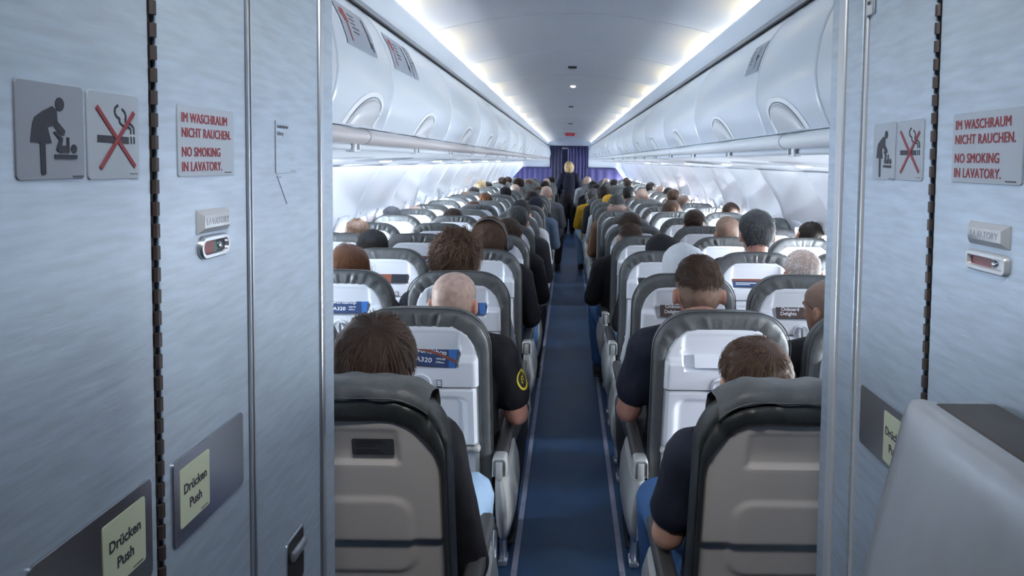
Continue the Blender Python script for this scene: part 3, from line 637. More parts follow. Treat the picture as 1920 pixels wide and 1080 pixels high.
# ------------------------------------------------------------------ seats
SEAT_X = {'A': -1.48, 'B': -0.98, 'C': -0.48, 'D': 0.48, 'E': 0.98, 'F': 1.48}
SEAT_NAME = {'A': 'window seat left of aisle', 'B': 'middle seat left of aisle', 'C': 'aisle seat left of aisle',
             'D': 'aisle seat right of aisle', 'E': 'middle seat right of aisle', 'F': 'window seat right of aisle'}
LEAN = 0.22
def LS(u, z, d): return (u, LEAN * (1.15 - z) - d, z)
def half_w(z, w, zt, rc, p=2.2):
    if z <= zt - rc: return w
    t = min(1.0, (z - (zt - rc)) / rc); return w - rc + rc * max(0.0, 1 - t ** p) ** (1 / p)
def outline(w, zt, rc, zb, n_side=10, n_arc=14, n_top=16, p=2.2):
    out = []
    for k in range(n_side): out.append((-w, zb + (zt - rc - zb) * k / n_side))
    for k in range(n_arc + 1):
        a = PI / 2 * k / n_arc; c, s_ = math.cos(a) ** (2 / p), math.sin(a) ** (2 / p); out.append((-(w - rc) - rc * c, zt - rc + rc * s_))
    for k in range(1, n_top): out.append((-(w - rc) + 2 * (w - rc) * k / n_top, zt))
    r = [(-x, z) for x, z in reversed(out[:n_side + n_arc + 1])]
    return out + r
def crown(u, z): return z - 0.011 * sm(0.9, 1.1, z) + 0.010 * (1 - (u / 0.22) ** 2) * sm(1.0, 1.15, z)
def make_backrest(rear, seed, dense=True):
    rnd = random.Random(seed); w = 0.22; mb = MB(); R = []
    ph = [rnd.uniform(0, 6) for _ in range(6)]
    spec = ((-0.105, 0.06), (-0.100, 0.025), (-0.075, 0.006), (-0.035, 0.0), (-0.034, 0.0025), (-0.030, 0.0025), (-0.029, 0.0), (-0.002, 0.002), (0.008, 0.008), (0.0125, 0.018), (0.0135, 0.034), (0.0105, 0.045), (0.000, 0.050), (-0.024, 0.052))
    if rear: spec = ((-0.105, 0.06), (-0.100, 0.025), (-0.075, 0.004), (-0.03, -0.004), (-0.01, -0.006), (0.012, -0.002), (0.018, 0.005), (0.0165, 0.011), (0.024, 0.013), (0.030, 0.022), (0.031, 0.038), (0.022, 0.048), (0.004, 0.054), (-0.024, 0.056))
    if not dense: spec = (spec[0], spec[1], spec[3], spec[7], spec[8], spec[9], spec[11], spec[13])
    na, nt, ns = (18, 30, 14) if dense else (7, 6, 3)
    for (d, ins) in spec:
        top_extra = 0.018 if d > 0 else 0.0     # wider roll of leather over the top than at the sides
        ring = []
        k_ = (0.35 if rear else 0.86) if d > -0.03 else 1.0
        for (u, z) in outline(w - ins * k_, 1.15 - ins * (1.0 + (0.22 if d > -0.02 else 0)), max(0.135 - ins * 0.3 * k_, 0.05), 0.44, ns, na, nt):
            dd = d; top = sm(0.96, 1.10, z)
            if d > 0.0 and dense:
                arc = math.atan2(u, max(z - 0.93, 0.001)); wr = math.sin(arc * 30 + ph[0] + 2.0 * math.sin(arc * 4.3 + ph[1])) * 0.6 + math.sin(arc * 53 + ph[2] + 1.5 * math.sin(arc * 6 + ph[3])) * 0.4
                env = 0.55 + 0.45 * math.sin(arc * 3.1 + ph[4])
                dd += 0.0065 * top * wr * env * (1 if 0.01 < ins < 0.04 else 0.12)
                if rear: dd += 0.006 * top * math.sin(u * 17 + z * 60 + ph[5]) * (ins > 0.012)
            x, y, zz = LS(u, crown(u, z), dd); ring.append((x, y, zz))
        R.append(ring)
    return mb.rings(R)
def rbox_in(u, z, u0, u1, z0, z1, r, e):
    """1 inside a rounded rectangle, 0 outside, soft over e"""
    dx = abs(u - (u0 + u1) / 2) - ((u1 - u0) / 2 - r); dz = abs(z - (z0 + z1) / 2) - ((z1 - z0) / 2 - r)
    sd = math.hypot(max(dx, 0), max(dz, 0)) + min(max(dx, dz), 0) - r
    return 1 - sm(-e, 0.0, sd)
def field(mb, w, zt, rc, zb, depth, nu=56, nz=120, edge=0.016, p=2.2):
    R = []
    for i in range(nz + 1):
        z = zb + (zt - zb) * (1 - (1 - i / nz) ** 1.25); hw = max(half_w(z, w, zt, rc, p), 0.004); ring = []
        for j in range(nu + 1):
            s_ = -1 + 2 * j / nu; s_ = math.copysign(abs(s_) ** 0.92, s_); u = s_ * hw
            e = min(hw - abs(u), zt - z, z - zb); d = depth(u, z)
            if e < edge: d = d - (1 - math.sqrt(max(0, 1 - (1 - e / edge) ** 2))) * (d + 0.004)
            ring.append(LS(u, crown(u, z) if z > 0.9 else z, d))
        R.append(ring)
    return mb.rings(R, False, False)
def d_shell(u, z):
    d = 0.010 + 0.004 * sm(0.9, 1.05, z)
    d += 0.026 * (1 - sm(0.980, 1.002, z)) * sm(0.887, 0.892, z)
    rec = rbox_in(u, z, -0.128, 0.128, 0.96, 1.083, 0.012, 0.006)
    if z > 0.98: d -= rec * (0.004 + 0.013 * sm(1.08, 1.00, z))
    slot = rbox_in(u, z, -0.122, 0.122, 0.957, 1.03, 0.010, 0.004)
    if z < 1.005: d -= slot * (d + 0.012)
    if z < 0.891: d = 0.010
    d -= 0.010 * (1 - sm(0.60, 0.67, z))
    return d
def d_shell_rear(u, z):
    d = 0.014
    rec = rbox_in(u, z, -0.122, 0.122, 0.982, 1.075, 0.014, 0.014); d -= 0.014 * rec * sm(1.095, 1.01, z)
    d += 0.007 * rbox_in(u, z, -0.145, 0.145, 0.70, 0.908, 0.05, 0.014)
    d -= 0.02 * (1 - sm(0.785, 0.802, z))
    return d
def make_tray():
    mb = MB(); w, z0, z1 = 0.173, 0.678, 0.888; nu, nz = 44, 44; R = []
    for i in range(nz + 1):
        z = z0 + (z1 - z0) * i / nz; ring = []
        for j in range(nu + 1):
            u = -w + 2 * w * j / nu
            sd = rbox_in(u, z, -w, w, z0, z1, 0.012, 0.008); d = 0.012 + 0.024 * math.sqrt(max(sd, 0))
            d -= 0.010 * rbox_in(u, z, -0.146, 0.146, 0.690, 0.862, 0.035, 0.016)
            ring.append(LS(u, z, d))
        R.append(ring)
    return mb.rings(R, False, False)
SM = {}
for k in range(4): SM['back%d' % k] = make_backrest(False, k + 3).mesh('backrest', True, 1.3)
SM['back_low'] = make_backrest(False, 9, False).mesh('backrest', True, 1.3)
SM['back_rear'] = make_backrest(True, 5).mesh('backrest', True, 1.3)
SM['shell'] = field(MB(), 0.184, 1.103, 0.115, 0.42, d_shell).mesh('back_shell', True, 0.9)
SM['shell_low'] = field(MB(), 0.184, 1.103, 0.115, 0.42, d_shell, 16, 30).mesh('back_shell', True, 0.9)
SM['shell_rear'] = field(MB(), 0.206, 1.105, 0.125, 0.42, d_shell_rear).mesh('back_shell', True, 0.9)
SM['tray'] = make_tray().mesh('tray_table', True, 1.0)
mb = MB()
for rr, dd in ((0.0,0),): pass
R = [[LS(r * math.cos(2 * PI * k / 24), 0.905 + r * math.sin(2 * PI * k / 24), d) for k in range(24)] for r, d in ((0.033, 0.030), (0.032, 0.0405), (0.028, 0.041), (0.025, 0.0385), (0.002, 0.0375))]
SM['latch_dish'] = mb.rings(R, True, False).mesh('latch_dish', True, 1.0)
mb = MB(); mb.tube([LS(0, 0.924, 0.044), LS(0.001, 0.912, 0.051), LS(0.003, 0.888, 0.050), LS(0.004, 0.878, 0.046)], [0.006, 0.0075, 0.006, 0.005], 10)
SM['latch_toggle'] = mb.mesh('latch_toggle')
mb = MB(); mb.tube([LS(-0.152, 0.668, 0.022), LS(0.152, 0.668, 0.022)], 0.0065, 10); SM['tray_rail'] = mb.mesh('tray_rail')
mb = MB(); mb.tube([LS(-0.176 + 0.352 * k / 16, 0.8895, 0.0325) for k in range(17)], 0.0016, 6); SM['tray_gap_shade'] = mb.mesh('tray_gap_shade')  # dark tube stands in for the shade in the slit above the tray
for nm, sx in (('l', -1), ('r', 1)):
    mb = MB(); mb.tube([LS(sx * 0.140, 0.668, 0.024), LS(sx * 0.163, 0.668, 0.024)], 0.010, 12); mb.ellipsoid(LS(sx * 0.172, 0.670, 0.024), (0.013, 0.016, 0.015), 14, 8)
    mb.rings([[LS(sx * x, z, d) for x, d in ((0.166, 0.022), (0.178, 0.022), (0.178, 0.006), (0.166, 0.006))] for z in (0.668, 0.60, 0.45)])
    SM['tray_arm_' + nm] = mb.mesh('tray_arm', True, 0.6)
mb = MB(); mb.box(-0.222, 0.222, 0.19, 0.64, 0.345, 0.455, bev=0.04, seg=3); SM['cushion'] = mb.mesh('seat_cushion', True, 1.2)
mb = MB(); mb.tube([(-0.222, 0.26, 0.315), (0.222, 0.26, 0.315)], 0.024, 10); SM['beam1'] = mb.mesh('frame_beam')
mb = MB(); mb.tube([(-0.222, 0.52, 0.315), (0.222, 0.52, 0.315)], 0.024, 10); SM['beam2'] = mb.mesh('frame_beam')
for nm, sx in (('l', -1), ('r', 1)):     # l: the aisle lies at -x of the seat
    u = sx * 0.247
    mb = MB(); R = []
    for yy, s_ in ((0.118, 0.9), (0.124, 1.0), (0.30, 1.0), (0.50, 0.95), (0.525, 0.7)):
        R.append([(u + p[0] * s_, yy, 0.622 + p[1] * s_ + (0.0 if yy < 0.45 else -0.006)) for p in rrect(0.046, 0.040, 0.012, 4)])
    mb.rings(R); SM['arm_' + nm] = mb.mesh('armrest', True, 0.8)
    mb = MB(); R = []
    for yy, s_ in ((0.062, 0.88), (0.066, 0.98), (0.072, 1.0), (0.122, 1.0)):
        R.append([(u + p[0] * s_, yy + (0.03 if p[1] < -0.03 else 0), 0.604 + p[1] * s_) for p in rrect(0.048, 0.078, 0.013, 4)])
    mb.rings(R); mb.box(u - 0.011, u + 0.011, 0.0605, 0.0665, 0.572, 0.630, bev=0.003); SM['cap_' + nm] = mb.mesh('end_cap', True, 0.7)
    mb = MB(); R = []       # rounded end panel below the armrest, bulging into the aisle
    for z, x0, x1, y0, y1 in ((0.568, 0.0, 0.020, 0.10, 0.46), (0.555, -0.012, 0.040, 0.075, 0.50), (0.50, -0.014, 0.055, 0.07, 0.52), (0.44, -0.014, 0.060, 0.08, 0.52), (0.38, -0.012, 0.055, 0.11, 0.50), (0.32, -0.006, 0.040, 0.16, 0.46), (0.285, 0.004, 0.024, 0.21, 0.41), (0.275, 0.010, 0.016, 0.26, 0.36)):
        R.append([(u + sx * ((x0 + x1) / 2 - 0.012 + (x1 - x0) / 2 * math.copysign(abs(math.cos(2 * PI * k / 24)) ** 0.7, math.cos(2 * PI * k / 24))), (y0 + y1) / 2 + (y1 - y0) / 2 * math.copysign(abs(math.sin(2 * PI * k / 24)) ** 0.7, math.sin(2 * PI * k / 24)), z) for k in range(24)])
    mb.rings(R); SM['fairing_' + nm] = mb.mesh('side_fairing', True, 0.7)
    mb = MB(); mb.tube([(u - sx * 0.03, 0.20, 0.33), (u - sx * 0.03, 0.03, 0.02)], 0.016, 10); mb.box(u - sx * 0.03 - 0.02, u - sx * 0.03 + 0.02, -0.01, 0.07, 0.0, 0.022, bev=0.006); SM['leg_' + nm] = mb.mesh('leg')
    mb = MB(); mb.tube([(u - sx * 0.03, 0.54, 0.33), (u - sx * 0.03, 0.58, 0.02)], 0.016, 10); mb.box(u - sx * 0.03 - 0.02, u - sx * 0.03 + 0.02, 0.54, 0.62, 0.0, 0.022, bev=0.006); SM['leg2_' + nm] = mb.mesh('leg')
# welt sewn along the rear edge of the leather cover
mb = MB(); mb.tube([LS(u, crown(u, z), 0.0025) for (u, z) in outline(0.221, 1.151, 0.13, 0.60, 8, 14, 14)], 0.0022, 6); SM['welt'] = mb.mesh('welt')
mb = MB(); mb.tube([LS(u, crown(u, z), 0.0025) for (u, z) in outline(0.221, 1.151, 0.13, 0.60, 8, 14, 14)], 0.0022, 6)
# stitched leather flap folded over the top of the rear-row seats
mb = MB(); R = []
for (d, z) in ((-0.106, 1.08), (-0.108, 1.12), (-0.095, 1.150), (-0.06, 1.166), (-0.02, 1.170), (0.010, 1.166), (0.024, 1.156), (0.030, 1.143), (0.032, 1.136), (0.026, 1.133)):
    ring = []
    for k in range(41):
        u = -0.186 + 0.372 * k / 40; ed = max(0, abs(u) - 0.10) / 0.086
        ring.append(LS(u, z - 0.034 * ed ** 2.2 + 0.0015 * math.sin(u * 45) + (0.002 * math.sin(u * 90 + d * 100)), d + 0.001 * math.sin(u * 60 + z * 90)))
    R.append(ring)
mb.rings(R, False, False); SM['flap'] = mb.mesh('headrest_flap', True, 1.2)
mb = MB(); mb.tube([LS(-0.186 + 0.372 * k / 40, 1.1405 - 0.034 * (max(0, abs(-0.186 + 0.372 * k / 40) - 0.10) / 0.086) ** 2.2, 0.0335) for k in range(41)], 0.0006, 5); SM['stitch'] = mb.mesh('stitching')

def seat(r, L):
    rear = r == 1
    t = thing('aircraft_seat', '%s grey leather seat, %s, %s row from lavatories' % ('beige-backed' if rear else 'white-backed', SEAT_NAME[L], ORD[r - 1]),
              'seat', (XC + SEAT_X[L], row_y(r), 0), 'grey leather aircraft seats')
    sx = 'r' if L in 'ABC' else 'l'; near = r <= 7
    def part(nm, key, mat, par=t):
        o = obj(nm, SM[key], None, par)
        if not o.data.materials: o.data.materials.append(mat)
        return o
    if rear:
        part('backrest', 'back_rear', M['leather_dark']); sh = part('back_shell', 'shell_rear', M['shell_rear']); f = part('headrest_flap', 'flap', M['leather']); part('stitching', 'stitch', M['latch'], f)
    else:
        part('backrest', 'back%d' % ((r * 3 + ord(L)) % 4) if r < 12 else 'back_low', M['leather'])
        sh = part('back_shell', 'shell' if r < 10 else 'shell_low', M['shell'])
        if r <= 9:
            tr = part('tray_table', 'tray', M['shell']); part('tray_rail', 'tray_rail', M['arm_cap'], tr); part('tray_gap_shade', 'tray_gap_shade', M['placard'], tr)
            if near:
                part('latch_dish', 'latch_dish', M['shell'], sh); part('tray_latch', 'latch_toggle', M['latch'], sh)
                part('tray_arm', 'tray_arm_l', M['arm_cap']); part('tray_arm', 'tray_arm_r', M['arm_cap'])
                part('welt', 'welt', M['leather_dark'])
    part('seat_cushion', 'cushion', M['leather'])
    if r <= 12: part('frame_beam', 'beam1', M['rail_grey']); part('frame_beam', 'beam2', M['rail_grey'])
    a = part('armrest', 'arm_' + sx, M['arm_pad']); part('end_cap', 'cap_' + sx, M['arm_cap'], a)
    if L in 'CD':
        part('side_fairing', 'fairing_' + sx, M['arm_cap']); part('leg', 'leg_' + sx, M['alu']); part('leg', 'leg2_' + sx, M['alu'])
    return t
for r in range(1, N_ROWS + 1):
    for L in 'ABCDEF': seat(r, L)

# placard on the rear-row seat back left of the aisle
mb = plate(0.088, 0.038, 0.004, 0.0012); a = math.atan(LEAN)
T1 = Matrix.Translation((XC + SEAT_X['C'] + 0.064, row_y(1) + LEAN * (1.15 - 1.021) - 0.0085, 1.021)) @ Matrix.Rotation(PI / 2 + a * 1.0 - 0.02, 4, 'X')
place(mb, T1); pl = mb.build('seat_placard', M['placard']); tag(pl, 'dark placard of small print on the beige seat back beside the left lavatory', 'placard')
mb = MB()
for k, w in enumerate((0.056, 0.062, 0.04, 0.0, 0.05, 0.06)):
    if w: mb.box(-0.036, -0.036 + w, 0.0145 - 0.0055 * k - 0.0018, 0.0145 - 0.0055 * k, 0.0012, 0.0014)
place(mb, T1); mb.build('small_print', M['black'], pl, False)

# booklets standing in the seat-back pockets
BK = {k: pm('booklet_' + k, c, 0.3) for k, c in dict(navy=(0.018, 0.045, 0.13), blue=(0.03, 0.14, 0.42), brown=(0.055, 0.035, 0.032), white=(0.70, 0.74, 0.82), black=(0.015, 0.018, 0.028), photo=(0.20, 0.06, 0.035)).items()}
M['paper_ink'] = pm('booklet_lettering', (0.85, 0.88, 0.92), 0.5)
def booklet(r, L, kind, label, u0=-0.115, u1=0.115, z0=0.961, z1=1.027, tilt=0.0, group=None):
    t = thing('booklet', label, 'booklet', (XC + SEAT_X[L], row_y(r), 0), group)
    w, h = u1 - u0, z1 - z0; cu, cz = (u0 + u1) / 2, (z0 + z1) / 2
    T = Matrix.Translation(LS(cu, cz, 0.004 + 0.0)) @ Matrix.Rotation(PI / 2 - 0.30, 4, 'X') @ Matrix.Rotation(tilt, 4, 'Z')
    base = {'workshop': 'navy', 'a320': 'navy', 'onboard': 'brown', 'white': 'white', 'card': 'navy', 'photo': 'photo', 'blue': 'blue', 'dark': 'black'}[kind]
    mb = plate(w, h, 0.004, 0.003); place(mb, T); c = mb.build('cover', BK[base], t, False)
    def sub(nm, mb, mat): place(mb, T); mb.build(nm, mat, c, False)
    def txt(s_, size, x, y, sx=1.0):
        mb = text_mb(s_, size, sx, 'LEFT', 1.0, 0.0001, 0.00012); place(mb, Matrix.Translation((x, y, 0.0034))); sub('lettering', mb, M['paper_ink'])
    if kind in ('workshop', 'a320'):
        mb = MB(); pts = [(w * 0.36, h * 0.48), (w * 0.49, h * 0.48), (w * 0.49, -h * 0.46), (w * 0.40, -h * 0.46)]
        mb.prism(pts, 0.003, 0.0031); sub('cover_picture', mb, BK['blue'])
        q = 0.014 if kind == 'a320' else 0.0; txt('worldshop', 0.0225, -0.037 + q, h * 0.10, 1.05); txt('A320', 0.0205, -0.032 + q, -h * 0.32, 1.2); txt('A320-200', 0.0075, 0.034 + q, -h * 0.14); txt('A320neo', 0.0075, 0.034 + q, -h * 0.30)
        if kind == 'a320':
            mb = MB(); mb.rings([[(x, y, 0.0036) for y in (0.017 - 1.2 * x * x - 0.10 * x - 0.005, 0.017 - 1.2 * x * x - 0.10 * x + 0.004)] for x in [(-0.5 + k / 12) * w for k in range(13)]], False, False); sub('folded_strip', mb, BK['photo'])
    elif kind == 'onboard': txt('Onboard', 0.021, -w * 0.40, h * 0.06, 1.0); txt('Delights', 0.021, -w * 0.42, -h * 0.27, 1.0)
    elif kind == 'card':
        mb = MB(); mb.box(-w / 2, w / 2, h * 0.18, h / 2, 0.003, 0.0032); sub('top_strip', mb, BK['photo']); txt('A', 0.028, w * 0.26, -h * 0.38, 1.2)
        mb = MB(); mb.box(-w * 0.44, w * 0.08, -h * 0.08, h * 0.0, 0.003, 0.0032); mb.box(-w * 0.44, -w * 0.10, -h * 0.26, -h * 0.20, 0.003, 0.0032); sub('small_print', mb, M['paper_ink'])
    elif kind == 'photo':
        mb = MB(); mb.box(w * 0.12, w * 0.5, -h * 0.5, h * 0.5, 0.003, 0.0032); sub('dark_panel', mb, BK['black'])
    elif kind == 'white':
        mb = MB(); mb.ellipsoid((w * 0.08, -h * 0.22, 0.003), (w * 0.13, h * 0.16, 0.0003), 16, 6); sub('print', mb, M['sign_pale'])
    return t
booklet(2, 'C', 'a320', 'navy and blue booklet bent forward in the seat pocket behind the bald head', tilt=-0.10)
booklet(3, 'B', 'workshop', 'navy and blue catalogue booklet in the pocket of the third-row middle seat, left side')
booklet(3, 'C', 'workshop', 'blue edged booklet mostly hidden behind the bald head left of the aisle', -0.115, 0.118)
booklet(2, 'D', 'white', 'blank white card in the second-row seat pocket right of the aisle', -0.085, 0.118, 0.961, 1.010)
booklet(3, 'D', 'onboard', 'brown menu booklet partly hidden by the large brown-haired head', -0.100, 0.118)
booklet(3, 'E', 'onboard', 'brown menu booklet in plain view in the third-row middle seat pocket, right side', -0.105, 0.110, 0.960, 1.016)
booklet(4, 'E', 'card', 'navy card with white print under the grey leather seat of the tall man', -0.115, 0.11, 0.960, 1.006)
booklet(4, 'B', 'photo', 'booklet with reddish photo in a fourth-row seat pocket left of the aisle', -0.115, 0.115, 0.961, 1.016)
for r, L in ((5, 'B'), (5, 'E'), (6, 'E'), (5, 'D'), (6, 'B'), (4, 'D'), (5, 'C')):
    booklet(r, L, 'card' if (r + ord(L)) % 2 else 'dark', '%s booklet in the pocket of the %s, %s row' % ('navy printed' if (r + ord(L)) % 2 else 'black', SEAT_NAME[L], ORD[r - 1]), -0.115, 0.11, 0.960, 1.008)
# small printed phone pictograms on the white shells
for r, L in ((2, 'C'), (3, 'B'), (3, 'C'), (4, 'B')):
    mb = MB(); cu, cz = 0.058, 0.905
    mb.prism([(-0.008, -0.013), (0.008, -0.013), (0.008, 0.013), (-0.008, 0.013)], 0, 0.0003)
    T = Matrix.Translation(LS(cu, cz, 0.0375)) @ Matrix.Rotation(PI / 2 + 0.02 - math.atan(-LEAN), 4, 'X')
    place(mb, Matrix.Translation((XC + SEAT_X[L], row_y(r), 0)) @ T); o = mb.build('phone_sticker', M['ink'], None, False)
    tag(o, 'tiny phone sticker on white shell of %s, %s row' % (SEAT_NAME[L], ORD[r - 1]), 'sticker', None)
    mb = MB(); [mb.box(-0.0062, 0.0062, y0, y0 + 0.0055, 0.0003, 0.0006) for y0 in (-0.009, -0.002, 0.005)]; place(mb, Matrix.Translation((XC + SEAT_X[L], row_y(r), 0)) @ T); mb.build('pictogram', M['shell'], o, False)
# ------------------------------------------------------------------ people
SKIN = {k: pm('skin_' + k, c, 0.45, 0, 0.06, 40, 0.06, 300, spec=0.4) for k, c in dict(fair=(0.62, 0.36, 0.27), pink=(0.60, 0.31, 0.24), tan=(0.42, 0.24, 0.165)).items()}
HAIRC = {k: pm('hair_' + k, c, 0.5, 0, 0, island=0.5, spec=0.35) for k, c in dict(
    dark=(0.028, 0.019, 0.015), brown=(0.058, 0.030, 0.019), midbrown=(0.110, 0.058, 0.034), auburn=(0.19, 0.075, 0.032), blond=(0.78, 0.60, 0.34),
    grey=(0.17, 0.17, 0.175), white=(0.82, 0.81, 0.80), sandy=(0.30, 0.19, 0.11), black=(0.013, 0.013, 0.015), saltpepper=(0.075, 0.078, 0.085)).items()}
CLOTH = {k: pm('cloth_' + k, c, r, 0, 0.10, 9, 0.20, 120, spec=0.25) for k, (c, r) in dict(
    black=((0.012, 0.012, 0.016), 0.75), navy=((0.020, 0.024, 0.042), 0.75), darkgrey=((0.05, 0.052, 0.062), 0.8), grey=((0.17, 0.18, 0.205), 0.8), lightgrey=((0.45, 0.47, 0.51), 0.8),
    white=((0.52, 0.55, 0.59), 0.8), attendant=((0.011, 0.013, 0.030), 0.75), yellow=((0.62, 0.36, 0.03), 0.7), denim=((0.05, 0.12, 0.28), 0.8), lightdenim=((0.32, 0.46, 0.64), 0.8), greygreen=((0.13, 0.155, 0.155), 0.75),
    bluegrey=((0.12, 0.17, 0.26), 0.8), brown=((0.16, 0.085, 0.045), 0.7), sweater=((0.085, 0.092, 0.115), 0.85), charcoal=((0.035, 0.037, 0.042), 0.8)).items()}
def mix_mat(name, a, b, t):
    c = tuple(x * (1 - t) + y * t for x, y in zip(a, b)); return pm(name, c, 0.5, 0, 0.2, 45, 0.15, 500)
STUB = {'grey': mix_mat('stubble_grey', (0.55, 0.36, 0.29), (0.16, 0.16, 0.17), 0.42), 'dark': mix_mat('stubble_dark', (0.50, 0.32, 0.24), (0.05, 0.04, 0.035), 0.62), 'fair': mix_mat('stubble_fair', (0.62, 0.38, 0.29), (0.4, 0.36, 0.33), 0.4), 'brown': mix_mat('stubble_brown', (0.5, 0.32, 0.24), (0.08, 0.05, 0.035), 0.55)}
SHOE = pm('shoe_black', (0.015, 0.015, 0.018), 0.5)
EYE = pm('eye_white', (0.8, 0.8, 0.8), 0.2)

def loft(mb, path, rad, n=14, side=(1, 0, 0), cap=True):
    """Tube with elliptic sections: rad = (half-width along side, half-depth); rounded ends."""
    P = [Vector(p) for p in path]; Q = [r if isinstance(r, tuple) else (r, r) for r in rad]
    if cap:
        t0 = (P[0] - P[1]).normalized(); t1 = (P[-1] - P[-2]).normalized(); a, b = Q[0], Q[-1]
        P = [P[0] + t0 * min(a) * 0.75, P[0] + t0 * min(a) * 0.5] + P + [P[-1] + t1 * min(b) * 0.5, P[-1] + t1 * min(b) * 0.75]
        Q = [(a[0] * 0.35, a[1] * 0.35), (a[0] * 0.8, a[1] * 0.8)] + Q + [(b[0] * 0.8, b[1] * 0.8), (b[0] * 0.35, b[1] * 0.35)]
    R = []
    for i, p in enumerate(P):
        t = (P[min(i + 1, len(P) - 1)] - P[max(i - 1, 0)]).normalized(); s_ = Vector(side); s_ = (s_ - t * s_.dot(t))
        if s_.length < 1e-3: s_ = Vector((0, 1, 0)) - t * t.y
        s_.normalize(); w = t.cross(s_)
        R.append([p + s_ * Q[i][0] * math.cos(2 * PI * k / n) + w * Q[i][1] * math.sin(2 * PI * k / n) for k in range(n)])
    mb.rings(R); return mb
def fuse(mb, voxel, name, smooth=5):
    """Overlapping closed pieces -> one continuous skin."""
    me = mb.mesh(name + '_raw', False); o = bpy.data.objects.new('tmp', me); COL.objects.link(o)
    r = o.modifiers.new('r', 'REMESH'); r.mode = 'VOXEL'; r.voxel_size = voxel; r.use_smooth_shade = True
    s_ = o.modifiers.new('s', 'SMOOTH'); s_.factor = 0.5; s_.iterations = smooth
    bpy.context.view_layer.update()
    out = bpy.data.meshes.new_from_object(o.evaluated_get(bpy.context.evaluated_depsgraph_get()))
    bpy.data.objects.remove(o); bpy.data.meshes.remove(me); out.name = name
    out.polygons.foreach_set('use_smooth', [True] * len(out.polygons)); return out

# --- head: rings from chin to crown (z, half-width, front, back), metres above the chin line
HEAD = [(0.0, 0.034, 0.088, 0.010), (0.018, 0.048, 0.096, -0.010), (0.04, 0.058, 0.098, -0.040), (0.065, 0.066, 0.098, -0.068), (0.09, 0.072, 0.097, -0.084), (0.118, 0.0755, 0.094, -0.094),
        (0.145, 0.0775, 0.097, -0.100), (0.17, 0.0755, 0.091, -0.099), (0.192, 0.067, 0.074, -0.088), (0.210, 0.052, 0.050, -0.068), (0.222, 0.033, 0.026, -0.042), (0.229, 0.010, 0.004, -0.014)]
def head_ring(z):
    z = max(0.0, min(0.229, z))
    for a, b in zip(HEAD, HEAD[1:]):
        if a[0] <= z <= b[0]:
            t = (z - a[0]) / (b[0] - a[0]); return tuple(a[i] + (b[i] - a[i]) * t for i in (1, 2, 3))
def head_pt(th, z, off=0.0):
    """th = 0 at the face, pi at the nape"""
    w, yf, yb = head_ring(z); c, s_ = math.cos(th), math.sin(th); yc = -0.005
    e = 0.86; cx = math.copysign(abs(s_) ** e, s_); cy = math.copysign(abs(c) ** e, c)
    p = Vector((w * cx, yc + (yf - yc) * cy if c > 0 else yc + (yc - yb) * cy, z))
    if off:
        n = Vector((p.x / 0.0775 ** 2, (p.y + 0.002) / 0.098 ** 2, (p.z - 0.115) / 0.115 ** 2)).normalized(); p += n * off
    return p
def head_piece(mb, T):
    R = [[head_pt(2 * PI * k / 24, z) for k in range(24)] for z in (0.0, 0.018, 0.04, 0.065, 0.09, 0.118, 0.145, 0.17, 0.192, 0.210, 0.222, 0.229)]
    mb.rings(R, True, True, T)
    h = MB()
    for s_ in (-1, 1):
        R = []
        for k, (x, a, b) in enumerate(((0.060, 0.012, 0.022), (0.078, 0.014, 0.026), (0.090, 0.017, 0.032), (0.094, 0.015, 0.030), (0.096, 0.008, 0.018))):
            R.append([(s_ * x, -0.012 - (x - 0.06) * 0.35 + a * math.cos(2 * PI * j / 12), 0.100 + b * math.sin(2 * PI * j / 12) + 0.18 * a * math.cos(2 * PI * j / 12)) for j in range(12)])
        h.rings(R)
        h.ellipsoid((s_ * 0.032, 0.090, 0.133), (0.020, 0.010, 0.006), 10, 6)
        h.ellipsoid((s_ * 0.045, 0.070, 0.092), (0.018, 0.020, 0.018), 10, 6)
    loft(h, [(0, 0.094, 0.128), (0, 0.104, 0.105), (0, 0.114, 0.088)], [(0.008, 0.008), (0.011, 0.010), (0.015, 0.011)], 10)
    h.ellipsoid((0, 0.098, 0.052), (0.022, 0.008, 0.005), 10, 6); h.ellipsoid((0, 0.097, 0.043), (0.019, 0.008, 0.005), 10, 6); h.ellipsoid((0, 0.088, 0.014), (0.024, 0.014, 0.014), 10, 6)
    mb.add(h.v, h.f, T)

